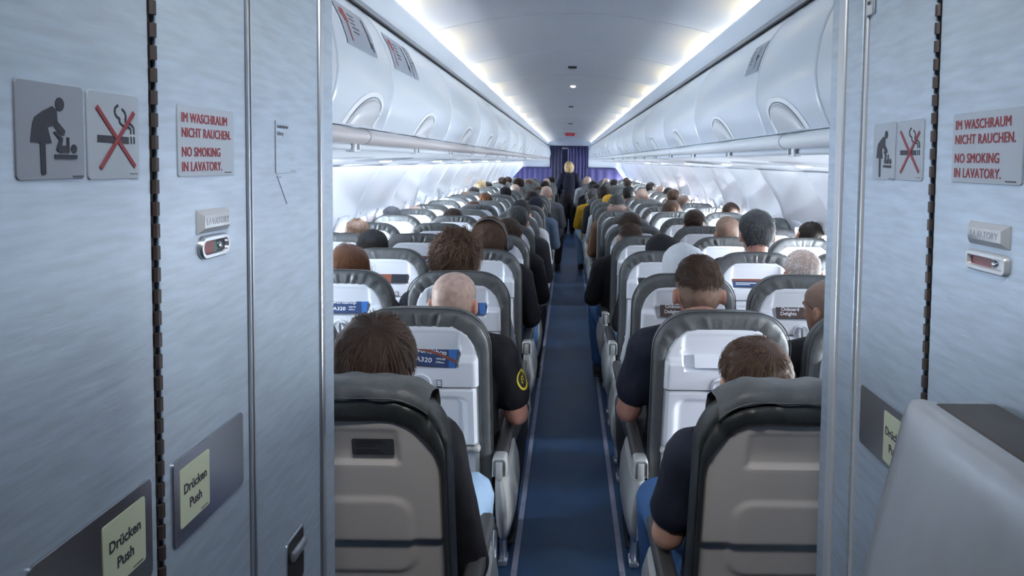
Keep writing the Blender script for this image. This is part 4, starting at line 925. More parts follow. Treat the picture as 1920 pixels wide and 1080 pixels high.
def hand_mb(wrist, direction, down, thumb_side, curl=0.45):
    """Palm and five separate bent fingers; thumb leaves the side of the palm."""
    d = Vector(direction).normalized(); n = Vector(down); n = (n - d * n.dot(d)).normalized(); s_ = d.cross(n) * thumb_side
    mb = MB(); W_ = Vector(wrist)
    loft(mb, [W_ - d * 0.01, W_ + d * 0.03, W_ + d * 0.07, W_ + d * 0.092], [(0.024, 0.018), (0.036, 0.015), (0.041, 0.014), (0.038, 0.011)], 12, s_)
    for k, (off, L) in enumerate(((0.030, 0.074), (0.010, 0.083), (-0.010, 0.077), (-0.029, 0.060))):
        b = W_ + d * (0.088 - 0.004 * abs(k - 1)) + s_ * off; dirn = d + s_ * off * 2.0; p = [b]
        for j, fr in enumerate((0.45, 0.32, 0.23)):
            a = curl * (j + 0.5) * (1 + 0.12 * k); p.append(p[-1] + (dirn * math.cos(a) + n * math.sin(a)).normalized() * L * fr)
        loft(mb, p, [0.0092, 0.0086, 0.0078, 0.0066], 8, s_)
    b = W_ + d * 0.028 + s_ * 0.034
    loft(mb, [b - s_ * 0.012, b + (d * 0.5 + s_ * 0.8 + n * 0.3).normalized() * 0.030, b + (d * 0.5 + s_ * 0.8 + n * 0.3).normalized() * 0.030 + (d * 0.9 + s_ * 0.3 + n * 0.45).normalized() * 0.028, b + (d * 0.5 + s_ * 0.8 + n * 0.3).normalized() * 0.030 + (d * 0.9 + s_ * 0.15 + n * 0.6).normalized() * 0.05], [0.0115, 0.0105, 0.0092, 0.0075], 8)
    return mb

# --- poses: joints of a seated figure in the seat's own frame (y forward, back of the seat top at y = 0)
def seated(arm_l='lap', arm_r='lap'):
    J = dict(crotch=(0, .36, .475), pelvis=(0, .345, .55), waist=(0, .325, .70), chest=(0, .285, .87), shoulder=(0, .262, .985), neck=(0, .258, 1.035), seated=True)
    for s_, nm, mode in ((-1, 'l', arm_l), (1, 'r', arm_r)):
        J['sh_' + nm] = (s_ * .185, .268, .975); J['hip_' + nm] = (s_ * .092, .36, .53); J['knee_' + nm] = (s_ * .125, .775, .565); J['ank_' + nm] = (s_ * .115, .735, .11)
        if mode == 'lap': J['el_' + nm] = (s_ * .232, .300, .715); J['wr_' + nm] = (s_ * .095, .500, .665)
        elif mode == 'out': J['el_' + nm] = (s_ * .240, .305, .720); J['wr_' + nm] = (s_ * .165, .525, .690)
        elif mode == 'wide': J['el_' + nm] = (s_ * .243, .318, .722); J['sh_' + nm] = (s_ * .176, .268, .973); J['wr_' + nm] = (s_ * .185, .545, .690)
        elif mode == 'hang': J['el_' + nm] = (s_ * .245, .310, .620); J['wr_' + nm] = (s_ * .105, .510, .610); J['sh_' + nm] = (s_ * .162, .268, .970)
        elif mode == 'tuck': J['el_' + nm] = (s_ * .222, .312, .722); J['wr_' + nm] = (s_ * .150, .540, .690); J['sh_' + nm] = (s_ * .168, .268, .972)
        if mode in ('wide', 'hang', 'tuck'): J['knee_' + nm] = (s_ * .190, .765, .600); J['ank_' + nm] = (s_ * .165, .745, .11)
    return J
def standing():
    J = dict(crotch=(0, .0, .76), pelvis=(0, .0, .84), waist=(0, .01, 1.00), chest=(0, .01, 1.17), shoulder=(0, 0, 1.30), neck=(0, 0, 1.365), seated=False)
    for s_, nm in ((-1, 'l'), (1, 'r')):
        J['sh_' + nm] = (s_ * .165, 0, 1.285); J['hip_' + nm] = (s_ * .088, 0, .80); J['knee_' + nm] = (s_ * .085, .012, .44); J['ank_' + nm] = (s_ * .082, -.01, .075)
        J['el_' + nm] = (s_ * .245, -.03, 1.03); J['wr_' + nm] = (s_ * .20, .19, 1.00)
    return J
def lerp(a, b, t): return tuple(x + (y - x) * t for x, y in zip(a, b))
def torso_pieces(mb, J, g, girth):
    k = girth
    loft(mb, [J['crotch'], J['pelvis'], J['waist'], J['chest'], J['shoulder'], lerp(J['shoulder'], J['neck'], 0.7)],
         [(0.150 * k + g, 0.110 * k + g), (0.170 * k + g, 0.120 * k + g), (0.155 * k + g, 0.110 * k + g), (0.176 * k + g, 0.118 * k + g), (0.160 * k + g, 0.088 + g), (0.085 + g, 0.068 + g)], 20)
    for nm, s_ in (('l', -1), ('r', 1)):
        loft(mb, [lerp(J['neck'], J['shoulder'], 0.25), (s_ * 0.10, J['sh_' + nm][1] - 0.003, J['sh_' + nm][2] + 0.030), J['sh_' + nm]], [(0.045 + g, 0.045 + g), (0.05 + g, 0.048 + g), (0.062 + g, 0.060 + g)], 12, (0, 1, 0))
def arm_pieces(mb, J, g, upto=2.0, fat=1.0):
    for nm in 'lr':
        sh, el, wr = J['sh_' + nm], J['el_' + nm], J['wr_' + nm]
        if upto < 1: loft(mb, [sh, lerp(sh, el, 0.5 * upto), lerp(sh, el, upto)], [0.064 * fat + g, 0.056 * fat + g, 0.053 * fat + g * 1.4], 14)
        else:
            loft(mb, [sh, lerp(sh, el, 0.35), lerp(sh, el, 0.75), el], [0.064 * fat + g, 0.055 * fat + g, 0.048 * fat + g, 0.045 * fat + g], 14)
            loft(mb, [el, lerp(el, wr, 0.3), lerp(el, wr, 0.7), lerp(el, wr, min(upto - 1, 1.0))], [0.044 * fat + g, 0.044 * fat + g, 0.035 + g, 0.028 + g], 14)
def leg_pieces(mb, J, g, fat=1.0):
    for nm in 'lr':
        h, k, a = J['hip_' + nm], J['knee_' + nm], J['ank_' + nm]
        loft(mb, [h, lerp(h, k, 0.35), lerp(h, k, 0.75), k], [0.086 * fat + g, 0.084 * fat + g, 0.068 + g, 0.060 + g], 14)
        loft(mb, [k, lerp(k, a, 0.3), lerp(k, a, 0.75), a], [0.060 + g, 0.058 + g, 0.044 + g, 0.038 + g], 14)
def foot_pieces(mb, J, g):
    for nm in 'lr':
        a = Vector(J['ank_' + nm]); f = a + Vector((0, 0.13, -(a.z - 0.035)))
        loft(mb, [a + Vector((0, -0.035, -a.z + 0.04)), a + Vector((0, 0.01, -a.z + 0.045)), a + Vector((0, 0.10, -a.z + 0.038)), f + Vector((0, 0.04, 0))], [(0.030 + g, 0.032), (0.036 + g, 0.036), (0.042 + g, 0.030), (0.036 + g, 0.022)], 12)
        loft(mb, [a, a + Vector((0, 0, -a.z + 0.05))], [0.036 + g, 0.034 + g], 10)
def head_tf(J, pitch=0, yaw=0, roll=0, fwd=0.0):
    N_ = Vector(J['neck'])
    return Matrix.Translation(N_ + Vector((0, fwd, 0))) @ Euler((math.radians(-pitch), math.radians(roll), math.radians(yaw)), 'XYZ').to_matrix().to_4x4() @ Matrix.Translation((0, 0.022, 0.022))
CACHE = {}
def wrinkle(me, amp, seed, sc=(9, 9, 5)):
    n = len(me.vertices); co = [0.0] * (3 * n); no = [0.0] * (3 * n)
    me.vertices.foreach_get('co', co); me.vertex_normals.foreach_get('vector', no)
    for i in range(0, 3 * n, 3):
        x, y, z = co[i:i + 3]
        d = noise.noise((x * sc[0] + seed, y * sc[1] + seed * 2.1, z * sc[2])) * amp + (0.5 - abs(noise.noise((x * 24 + seed, y * 24, z * 14 + seed)))) * amp * 0.9
        co[i] += no[i] * d; co[i + 1] += no[i + 1] * d; co[i + 2] += no[i + 2] * d
    me.vertices.foreach_set('co', co); me.update()
def body_mesh(arms, tilt, near, girth=1.0, stand=False, short=False):
    key = ('body', arms, tilt, near, girth, stand)
    if key not in CACHE:
        J = standing() if stand else seated(*arms); mb = MB(); vx = 0.0068 if near else 0.0105
        torso_pieces(mb, J, 0.0, girth); arm_pieces(mb, J, 0.0, 2.0, 0.6 + 0.4 * girth); leg_pieces(mb, J, 0.0); foot_pieces(mb, J, 0.0)
        T = head_tf(J, *tilt); head_piece(mb, T)
        loft(mb, [Vector(J['shoulder']) + Vector((0, -0.005, 0.0)), Vector(J['neck']) + Vector((0, -0.004, 0.02)), T @ Vector((0, -0.028, 0.06))], [(0.066, 0.062), (0.057, 0.058), (0.056, 0.060)], 14)
        me = fuse(mb, vx, 'person', 3 if near else 2)
        hm = MB(); hm.addmesh(me)
        for nm, s_ in (('l', -1), ('r', 1)):
            wr, el = Vector(J['wr_' + nm]), Vector(J['el_' + nm]); d = wr - el
            d = Vector((d.x * 0.6, d.y, d.z * 0.5 - 0.01)); h = hand_mb(wr, d, (0, 0, -1), 1 if s_ < 0 else -1)
            hm.add(h.v, h.f)
        bpy.data.meshes.remove(me); CACHE[key] = hm.mesh('person', True, 3.0)
    return CACHE[key]
def shirt_mesh(arms, sleeve, near, girth=1.0, stand=False, seed=0, thick=0.013):
    key = ('shirt', arms, sleeve, near, girth, stand, thick)
    if key not in CACHE:
        J = standing() if stand else seated(*arms); mb = MB()
        torso_pieces(mb, J, thick, girth); arm_pieces(mb, J, thick, {'short': 0.66, 'long': 1.97, 'three': 1.35}[sleeve], 0.6 + 0.4 * girth)
        me = fuse(mb, 0.009 if near else 0.014, 'shirt', 5); wrinkle(me, 0.006 if near else 0.003, seed); CACHE[key] = me
    return CACHE[key]
def trouser_mesh(arms, near, stand=False):
    key = ('trousers', arms, near, stand)
    if key not in CACHE:
        J = standing() if stand else seated(*arms); mb = MB(); g = 0.016 if stand else 0.011
        loft(mb, [J['crotch'], J['pelvis'], lerp(J['pelvis'], J['waist'], 0.4)], [(0.150 + g, 0.112 + g), (0.172 + g, 0.122 + g), (0.165 + g, 0.116 + g)], 18)
        leg_pieces(mb, J, g * 1.3)
        me = fuse(mb, 0.010 if near else 0.014, 'trousers', 4); wrinkle(me, 0.005 if near else 0.003, 4); CACHE[key] = me
    return CACHE[key]
def shoe_mesh(arms, stand=False):
    key = ('shoes', arms, stand)
    if key not in CACHE:
        for nm in 'lr':
            J = standing() if stand else seated(*arms); J2 = {k: v for k, v in J.items()}; mb = MB()
            a = Vector(J['ank_' + nm])
            loft(mb, [a + Vector((0, -0.045, -a.z + 0.045)), a + Vector((0, 0.01, -a.z + 0.05)), a + Vector((0, 0.10, -a.z + 0.042)), a + Vector((0, 0.175, -a.z + 0.036))], [(0.038, 0.040), (0.043, 0.046), (0.049, 0.036), (0.042, 0.028)], 14)
            mb.box(a.x - 0.045, a.x + 0.045, a.y - 0.075, a.y + 0.195, 0.0, 0.022, bev=0.01)
            CACHE[(key, nm)] = mb.mesh('shoe', True, 1.0)
        CACHE[key] = True
    return CACHE[(key, 'l')], CACHE[(key, 'r')]

# --- hair
def interp(tab, x):
    for (a, va), (b, vb) in zip(tab, tab[1:]):
        if a <= x <= b: return va + (vb - va) * sm(a, b, x)
    return tab[-1][1]
LINE = {'short': [(0, .188), (35, .183), (62, .150), (80, .122), (95, .110), (112, .080), (130, .040), (180, .022)],
        'buzz': [(0, .190), (35, .186), (62, .150), (80, .125), (95, .112), (112, .085), (130, .055), (180, .040)],
        'fade': [(0, .188), (35, .183), (62, .170), (95, .166), (130, .158), (180, .150)],
        'bald': [(0, .20), (40, .19), (62, .150), (80, .125), (95, .112), (112, .085), (130, .055), (180, .040)],
        'long': [(0, .190), (30, .184), (50, .12), (62, .02), (80, -.05), (110, -.060), (180, -.065)],
        'bob': [(0, .190), (30, .184), (50, .12), (62, .02), (80, -.015), (110, -.030), (180, -.038)],
        'cap': [(0, .150), (50, .145), (90, .138), (130, .120), (180, .108)],
        'hood': [(0, .20), (35, .19), (50, .10), (70, -.01), (100, -.05), (180, -.06)]}
def hair_surface(style, th, w, thick, sd, amp, fr):
    deg = abs(math.degrees(th)); deg = 360 - deg if deg > 180 else deg
    z0 = interp(LINE[style], deg); z = z0 + (0.2285 - z0) * w
    zz = z if style not in ('long', 'bob', 'hood') else max(z, 0.112 if style != 'hood' else 0.09)
    edge = sm(0.0, 0.14, w) if style != 'hood' else 1
    t = thick[0] + (thick[1] - thick[0]) * sm(0.35, 0.95, w)
    p = head_pt(th, zz, 0.0015 + t * (0.25 + 0.75 * edge)); c = head_pt(th, zz, 1.0) - head_pt(th, zz, 0.0)
    if style in ('long', 'bob', 'hood') and z < zz: p.z -= (zz - z); p.x *= 1 - 0.6 * max(0, zz - z - 0.06); p.y += 0.15 * max(0, zz - z - 0.05)
    if amp:
        d = noise.noise(Vector((p.x * fr + sd, p.y * fr, p.z * fr))) * amp * edge; p += c.normalized() * d
    return p, c.normalized()
def hair_mesh(style, thick, seed, strands=0, length=0.05, lift=0.010, curl=0.0, amp=0.004, fr=45, shell=True, width=0.0011, droop=0.0, clumps=0.6):
    key = ('hair', style, thick, seed, strands, length, curl)
    if key in CACHE: return CACHE[key]
    mb = MB(); rnd = random.Random(seed); nu, nv = 56, 18
    if shell:
        R = []
        for j in range(nv + 1):
            w = (j / nv) ** 0.8 * 0.999
            R.append([hair_surface(style, -PI + 2 * PI * i / nu, w, thick, seed, amp, fr)[0] for i in range(nu)])
        R.insert(0, [hair_surface(style, -PI + 2 * PI * i / nu, 0.0, (0, 0), seed, 0, fr)[0] * 1.0 - hair_surface(style, -PI + 2 * PI * i / nu, 0, (0, 0), seed, 0, fr)[1] * 0.004 for i in range(nu)])
        mb.rings(R, True, False); n = len(R[0]); mb.f.append(tuple(range((len(R) - 1) * n, len(R) * n)))
    base = hair_surface(style, PI, 0.93, (0, 0), 0, 0, 1)[0]
    whorl = Vector((0.018, -0.055, 0.214))
    def unit(p): return Vector((p.x / 0.0775, (p.y + 0.002) / 0.098, (p.z - 0.115) / 0.115))
    def back(q): return Vector((q.x * 0.0775, q.y * 0.098 - 0.002, q.z * 0.115 + 0.115))
    wu = unit(whorl).normalized()
    for _ in range(strands):
        th = rnd.uniform(-PI, PI); w = rnd.random() ** 0.75 * 0.99
        if rnd.random() < 0.45: th = PI + rnd.gauss(0, 0.9)
        th = (th + PI) % (2 * PI) - PI
        p, nrm = hair_surface(style, th, w, thick, seed, amp, fr)
        over = rnd.random() < 0.28 and style not in ('fade',)
        if over:
            tw = rnd.uniform(0, 6.28); qq0 = (wu + Vector((math.cos(tw), math.sin(tw), 0.2)) * rnd.uniform(0, 0.62)).normalized(); p = back(qq0) + (back(qq0) - back(Vector((0, 0, 0)))).normalized() * (thick[1] * 0.7); nrm = (p - back(Vector((0, 0, 0)))).normalized()
        p = p - nrm * 0.0035; q = unit(p); rho = q.length; qn = q.normalized()
        flow = qn - wu * qn.dot(wu)                      # away from the whorl, over the skull
        t = flow - qn * flow.dot(qn)
        if t.length < 0.02: t = Vector((rnd.uniform(-1, 1), rnd.uniform(-1, 1), 0))
        if over: t = Vector((rnd.gauss(0, 0.8), rnd.gauss(-0.4, 0.8), 0)); t = t - qn * t.dot(qn)
        t.normalize(); b = qn.cross(t)
        cl = noise.noise(qn * 3.2 + Vector((seed, 0, 0))) * clumps * 1.6 + rnd.gauss(0, 0.22 + curl * 0.5)
        t = (t * math.cos(cl) + b * math.sin(cl)).normalized(); b = qn.cross(t)
        L = length * rnd.uniform(0.55, 1.15) / 0.1; lf = lift * rnd.uniform(0.1, 1.3) / 0.1 * (1 + 1.1 * noise.noise(qn * 4 + Vector((0, seed, 0))))
        ns = 6 if curl == 0 else 12; pts = []; cp = rnd.uniform(0, 6); side_ = b
        for k in range(ns + 1):
            s_ = k / ns; a = L * s_
            qq = (qn * math.cos(a) + t * math.sin(a)) * (rho + lf * math.sin(min(1, s_ * 1.1) * PI * 0.62))
            if curl: qq += (b * math.cos(cp + s_ * 9) + qn * math.sin(cp + s_ * 9)) * curl * s_
            pp = back(qq)
            if style in ('long', 'bob') and pp.z < 0.10: pp = Vector((p.x * (1 + 0.04 * s_), p.y * (1 + 0.03 * s_), p.z - length * s_ * 0.6))
            pts.append(pp)
        wd = width * rnd.uniform(0.7, 1.5); o0 = len(mb.v)
        for k, pp in enumerate(pts):
            ww = wd * (1 - (k / ns) ** 2 * 0.85); nn = qn * 1.0
            mb.v += [tuple(pp - side_ * ww), tuple(pp + nn * ww * 0.9), tuple(pp + side_ * ww)]
        for k in range(ns):
            a = o0 + 3 * k
            mb.f += [(a, a + 1, a + 4, a + 3), (a + 1, a + 2, a + 5, a + 4)]
    me = bpy.data.meshes.new('hair'); me.from_pydata(mb.v, [], mb.f)
    me.polygons.foreach_set('use_smooth', [True] * len(me.polygons)); CACHE[key] = me
    return me
def bun_mesh():
    if 'bun' not in CACHE:
        mb = MB(); mb.ellipsoid((0, -0.115, 0.150), (0.042, 0.035, 0.042), 20, 12)
        rnd = random.Random(4)
        for _ in range(160):
            a = rnd.uniform(0, 6.28); path = []
            for k in range(6):
                t = a + k * 0.35; ph = rnd.uniform(-1, 1); path.append((0.044 * math.cos(t), -0.118 + 0.03 * math.sin(a * 2.3), 0.150 + 0.044 * math.sin(t)))
            mb.tube(path, 0.0018, 4)
        CACHE['bun'] = mb.mesh('hair_bun', True, 3)
    return CACHE['bun']
def tail_mesh():
    if 'tail' not in CACHE:
        mb = MB(); loft(mb, [(0, -0.095, 0.165), (0, -0.135, 0.160), (0.01, -0.150, 0.10), (0.015, -0.140, 0.02), (0.015, -0.125, -0.03)], [0.018, 0.026, 0.027, 0.020, 0.006], 14); CACHE['tail'] = mb.mesh('ponytail', True, 3)
    return CACHE['tail']
def cap_meshes():
    if 'cap' not in CACHE:
        mb = MB(); R = []
        for j in range(13):
            w = j / 12 * 0.999
            R.append([hair_surface('cap', -PI + 2 * PI * i / 36, w, (0.013, 0.018), 0, 0, 1)[0] for i in range(36)])
        R.insert(0, [p - Vector((p.x, p.y, 0)).normalized() * 0.012 for p in R[0]]); mb.rings(R, True, False); mb.f.append(tuple(range(13 * 36, 14 * 36)))
        for a in range(6):
            th = a * PI / 3 + PI / 6; mb.tube([hair_surface('cap', th, w, (0.0135, 0.0185), 0, 0, 1)[0] for w in (0.02, 0.2, 0.4, 0.6, 0.8, 0.97)], 0.0013, 5)
        CACHE['cap'] = mb.mesh('cap', True, 1.2)
        mb = MB(); R = []
        for t_, zt in ((0, 0.003), (1, 0.0)):
            pass
        top, bot = [], []
        for i in range(17):
            th = math.radians(-62 + 124 * i / 16); b = hair_surface('cap', th, 0.02, (0.013, 0.018), 0, 0, 1)[0]; ext = 0.068 * math.cos(math.radians(-62 + 124 * i / 16)) ** 0.5
            row = []
            for k in range(6):
                s_ = k / 5; row.append(Vector((b.x * (1 + 0.03 * s_), b.y + ext * s_, b.z + 0.004 - 0.02 * s_ ** 1.5 - 2.2 * b.x * b.x * s_)))
            top.append(row)
        mb.rings(top, False, False); mb.rings([[p - Vector((0, 0, 0.004)) for p in r] for r in top], False, False)
        CACHE['brim'] = mb.mesh('brim', True, 1.2)
        mb = MB(); p = head_pt(0, 0.229, 0.02); mb.ellipsoid((0, -0.005, 0.2485), (0.008, 0.008, 0.004), 12, 6); CACHE['button'] = mb.mesh('cap_button')
    return CACHE['cap'], CACHE['brim'], CACHE['button']
def hood_mesh():
    if 'hood' not in CACHE:
        mb = MB(); R = []
        for j in range(15):
            w = j / 14 * 0.999
            R.append([hair_surface('hood', -PI + 2 * PI * i / 44, w, (0.020, 0.026), 5, 0.004, 16)[0] + Vector((0, -0.012 * max(0, -math.cos(-PI + 2 * PI * i / 44)) , 0)) for i in range(44)])
        mb.rings(R, True, False); mb.f.append(tuple(range(14 * 44, 15 * 44)))
        mb.tube([hair_surface('hood', PI, w, (0.021, 0.027), 5, 0.004, 16)[0] + Vector((0, -0.012, 0)) for w in (0.05, 0.25, 0.45, 0.65, 0.85, 0.97)], 0.0015, 5)
        CACHE['hood'] = mb.mesh('hood', True, 1.2)
    return CACHE['hood']

HAIR_KIND = {   # style, thickness (side, top), strands near / far, length, lift, curl
    'short': dict(style='short', thick=(0.008, 0.014), n=3600, nf=260, length=0.032, lift=0.006, curl=0),
    'messy': dict(style='short', thick=(0.015, 0.024), n=5200, nf=300, length=0.062, lift=0.008, curl=0, clumps=0.9),
    'fade': dict(style='fade', thick=(0.006, 0.020), n=4200, nf=260, length=0.024, lift=0.004, curl=0),
    'curly': dict(style='short', thick=(0.020, 0.030), n=5200, nf=400, length=0.060, lift=0.020, curl=0.15, amp=0.014, fr=42, width=0.0014),
    'long': dict(style='long', thick=(0.014, 0.016), n=4000, nf=300, length=0.13, lift=0.004, curl=0, clumps=0.25),
    'bob': dict(style='bob', thick=(0.016, 0.018), n=3000, nf=300, length=0.10, lift=0.004, curl=0, clumps=0.2),
    'buzz': dict(style='buzz', thick=(0.0012, 0.0022), n=0, nf=0, length=0.004, lift=0.002, curl=0, amp=0),
    'balding': dict(style='bald', thick=(0.0008, 0.0008), n=0, nf=0, length=0.004, lift=0.002, curl=0, amp=0),
    'wisps': dict(style='short', thick=(0.0025, 0.004), n=4200, nf=700, length=0.020, lift=0.006, curl=0.02, width=0.0005, amp=0.002, shell=False)}
LIPS = pm('lips', (0.42, 0.16, 0.14), 0.4)
IRIS = pm('iris_brown', (0.03, 0.02, 0.015), 0.2)
def kid_eye(o, T, sx):
    if 'eye' not in CACHE:
        mb = MB(); mb.ellipsoid((0, 0, 0), (0.0125, 0.0115, 0.0095), 16, 12); me = mb.mesh('eye', True, 3); me.materials.append(EYE); me.materials.append(IRIS)
        for p in me.polygons:
            c = p.center
            if c.y > 0 and math.hypot(c.x, c.z) < 0.0062: p.material_index = 1
        CACHE['eye'] = me
    if sx > 0:
        if 'mouth' not in CACHE:
            mb = MB(); mb.ellipsoid((0, 0.1005, 0.0475), (0.021, 0.0065, 0.0042), 14, 8); CACHE['mouth'] = mb.mesh('mouth', True, 3); CACHE['mouth'].materials.append(LIPS)
        obj('mouth', CACHE['mouth'], None, o).matrix_local = T
    bk = 'brow%d' % sx
    if bk not in CACHE:
        mb = MB(); loft(mb, [(sx * 0.016, 0.0985, 0.136), (sx * 0.032, 0.0975, 0.141), (sx * 0.048, 0.088, 0.137)], [0.0025, 0.0034, 0.002], 8); CACHE[bk] = mb.mesh('eyebrow', True, 3); CACHE[bk].materials.append(HAIRC['dark'])
    obj('eyebrow', CACHE[bk], None, o).matrix_local = T
    c = obj('eye', CACHE['eye'], None, o); c.matrix_local = T @ Matrix.Translation((sx * 0.032, 0.0855, 0.117))
def person(r, L, top, dx, hair, hcol, skin, shirt, label, sleeve='long', arms=('lap', 'lap'), tilt=(0, 0, 0), trousers='darkgrey', headwear=None, girth=1.0, dy=0.0, stub=None, near=None, scale=None):
    near = (r <= 5) if near is None else near; full = r <= 8
    s_ = (top - 0.42) / (1.290 - 0.42) if scale is None else scale
    o = obj('person', body_mesh(arms, tilt, near, girth), SKIN[skin]); paint(o, SKIN[skin])
    o.scale = (max(s_, 0.94),) * 2 + (s_,); o.location = (XC + SEAT_X[L] + dx, row_y(r) + 0.28 * (1 - max(s_, 0.94)) + dy, 0.42 * (1 - s_))
    tag(o, label, 'person')
    def kid(nm, me, mat, mt=None):
        c = obj(nm, me, mat, o); paint(c, mat)
        if mt is not None: c.matrix_local = mt
        return c
    kid('shirt', shirt_mesh(arms, sleeve, near, girth, False, r), CLOTH[shirt])
    kid('trousers', trouser_mesh(arms, near), CLOTH[trousers])
    for m_ in shoe_mesh(arms): kid('shoe', m_, SHOE)
    T = head_tf(seated(*arms), *tilt)
    if hair:
        h = HAIR_KIND[hair]; kw = {k: h[k] for k in ('amp', 'fr', 'width', 'clumps', 'shell') if k in h}
        hm = hair_mesh(h['style'], h['thick'], (r * 7 + ord(L)) if near else (3 + ord(L) % 2), h['n'] if near else h['nf'], h['length'], h['lift'], h['curl'], **({'width': 0.0026, **kw} if not near else kw))
        mat = STUB[stub] if hair in ('buzz', 'balding') else HAIRC[hcol]
        kid('hair', hm, mat, T)
        if hair in ('fade', 'wisps'): kid('stubble', hair_mesh('buzz', (0.0012, 0.0022), 1, 0, amp=0), STUB[stub or 'fair'], T)
    if headwear:
        kind, col = headwear
        if kind == 'cap':
            c, b, bt = cap_meshes(); cc = kid('cap', c, CLOTH[col], T); 
            for nm, m_ in (('brim', b), ('cap_button', bt)):
                k2 = obj(nm, m_, CLOTH[col], cc); paint(k2, CLOTH[col])
        elif kind == 'hood': kid('hood', hood_mesh(), CLOTH[col], T)
        elif kind == 'bun': kid('hair_bun', bun_mesh(), HAIRC[hcol], T)
        elif kind == 'tail': kid('ponytail', tail_mesh(), HAIRC[hcol], T)
    for sx in (-1, 1): kid_eye(o, T, sx)
    return o, T
O_, U_, W_ = ('lap', 'out'), ('out', 'lap'), ('out', 'out')
ROWN = ['rear', 'second', 'third', 'fourth', 'fifth', 'sixth', 'seventh', 'eighth', 'ninth', 'tenth', 'eleventh', 'twelfth', 'thirteenth', 'fourteenth', 'fifteenth', 'sixteenth', 'seventeenth', 'eighteenth', 'nineteenth', 'twentieth', 'twenty-first', 'twenty-second', 'twenty-third', 'twenty-fourth']
SHORT = dict(A='left window seat', B='left middle seat', C='left aisle seat', D='right aisle seat', E='right middle seat', F='right window seat')
def at_seat(r, L): return '%s, %s row' % (SHORT[L], ROWN[r - 1])
# head centre x and top y in the 1920 x 1080 photograph were measured once per person; dx and top below are metres
def P(r, L, px, py, hair, hcol, skin, shirt, desc, **kw):
    zh = row_y(r) + 0.25
    fwd = zh; up = 1.62 - (py - 302 - 0.0115 * (px - 1067)) * zh / 1350
    X = (px - 1067) * zh / 1350
    want = X - XC - SEAT_X[L]; lo, hi = (-0.05, 0.15) if L == 'A' else ((-0.15, 0.05) if L == 'F' else (-0.15, 0.15))
    dx = max(lo, min(hi, want)); lean = max(-30, min(30, 5 * round(math.degrees((want - dx) / 0.15) / 5)))
    if lean and r <= 8: t_ = kw.get('tilt', (0, 0, 0)); kw['tilt'] = (t_[0], t_[1], t_[2] + lean)
    up = max(1.12, min(1.37, up))
    return person(r, L, up, dx, hair, hcol, skin, shirt, 'person with %s, %s' % (desc, at_seat(r, L)), **kw)
# rear row
r1c, T1c = P(1, 'C', 694, 612, 'messy', 'brown', 'pink', 'black', 'tousled dark brown hair and black jacket', arms=('lap', 'hang'), trousers='lightdenim', tilt=(4, 0, 0), girth=0.94)
P(1, 'D', 1437, 649, 'short', 'midbrown', 'fair', 'navy', 'short brown hair, navy short-sleeved shirt', sleeve='short', arms=('tuck', 'lap'), trousers='denim', tilt=(12, 0, 0), girth=1.0)
# second row
r2c, T2c = P(2, 'C', 848, 513, 'balding', 'grey', 'pink', 'black', 'shaved balding head and black T-shirt', sleeve='short', arms=('lap', 'wide'), tilt=(4, -6, 0), stub='fair', girth=1.0)
P(2, 'D', 1317, 489, 'fade', 'brown', 'pink', 'navy', 'brown fade haircut and navy T-shirt', sleeve='short', arms=('wide', 'lap'), stub='brown', girth=1.02)
P(2, 'E', 1578, 528, 'buzz', 'dark', 'tan', 'black', 'cropped hair, head turned to the aisle', tilt=(6, 24, 0), stub='brown')
# third row
P(3, 'B', 648, 465, 'long', 'auburn', 'fair', 'darkgrey', 'straight auburn hair', tilt=(6, 0, 0))
P(3, 'C', 853, 447, 'curly', 'midbrown', 'fair', 'sweater', 'big curly brown hair and grey sweater', arms=('lap', 'wide'), trousers='brown')
P(3, 'D', 1287, 466, None, 'dark', 'fair', 'lightgrey', 'pale grey hood and pale hoodie', arms=('wide', 'lap'), headwear=('hood', 'white'), tilt=(2, 0, 0), girth=1.08, trousers='lightdenim')
P(3, 'E', 1513, 470, 'wisps', 'white', 'pink', 'darkgrey', 'thin white hair', stub='fair')
# fourth row
P(4, 'B', 697, 436, 'short', 'dark', 'fair', 'black', 'black peaked cap', headwear=('cap', 'charcoal'), tilt=(4, 10, 0))
r4c, T4c = P(4, 'C', 918, 415, 'messy', 'midbrown', 'fair', 'black', 'headphones over brown hair', arms=('lap', 'wide'), trousers='denim')
P(4, 'D', 1246, 447, None, 'dark', 'fair', 'black', 'black hood', arms=('wide', 'lap'), headwear=('hood', 'black'), trousers='lightdenim')
P(4, 'E', 1423, 398, 'short', 'saltpepper', 'pink', 'darkgrey', 'thick dark greying hair, sitting tall')
# fifth row
P(5, 'A', 668, 411, 'wisps', 'sandy', 'pink', 'grey', 'wispy fair hair', stub='fair')
P(5, 'C', 955, 413, 'short', 'brown', 'pink', 'black', 'short brown hair and black sleeve', arms=('lap', 'wide'))
P(5, 'D', 1178, 423, 'fade', 'brown', 'fair', 'black', 'cropped brown hair leaning to the aisle', arms=('wide', 'lap'), stub='dark', tilt=(0, 0, 8), trousers='denim')
P(5, 'E', 1368, 406, 'buzz', 'brown', 'tan', 'grey', 'closely cropped brown hair', stub='brown')
P(5, 'F', 1548, 414, 'short', 'dark', 'pink', 'black', 'short dark hair', stub='grey')
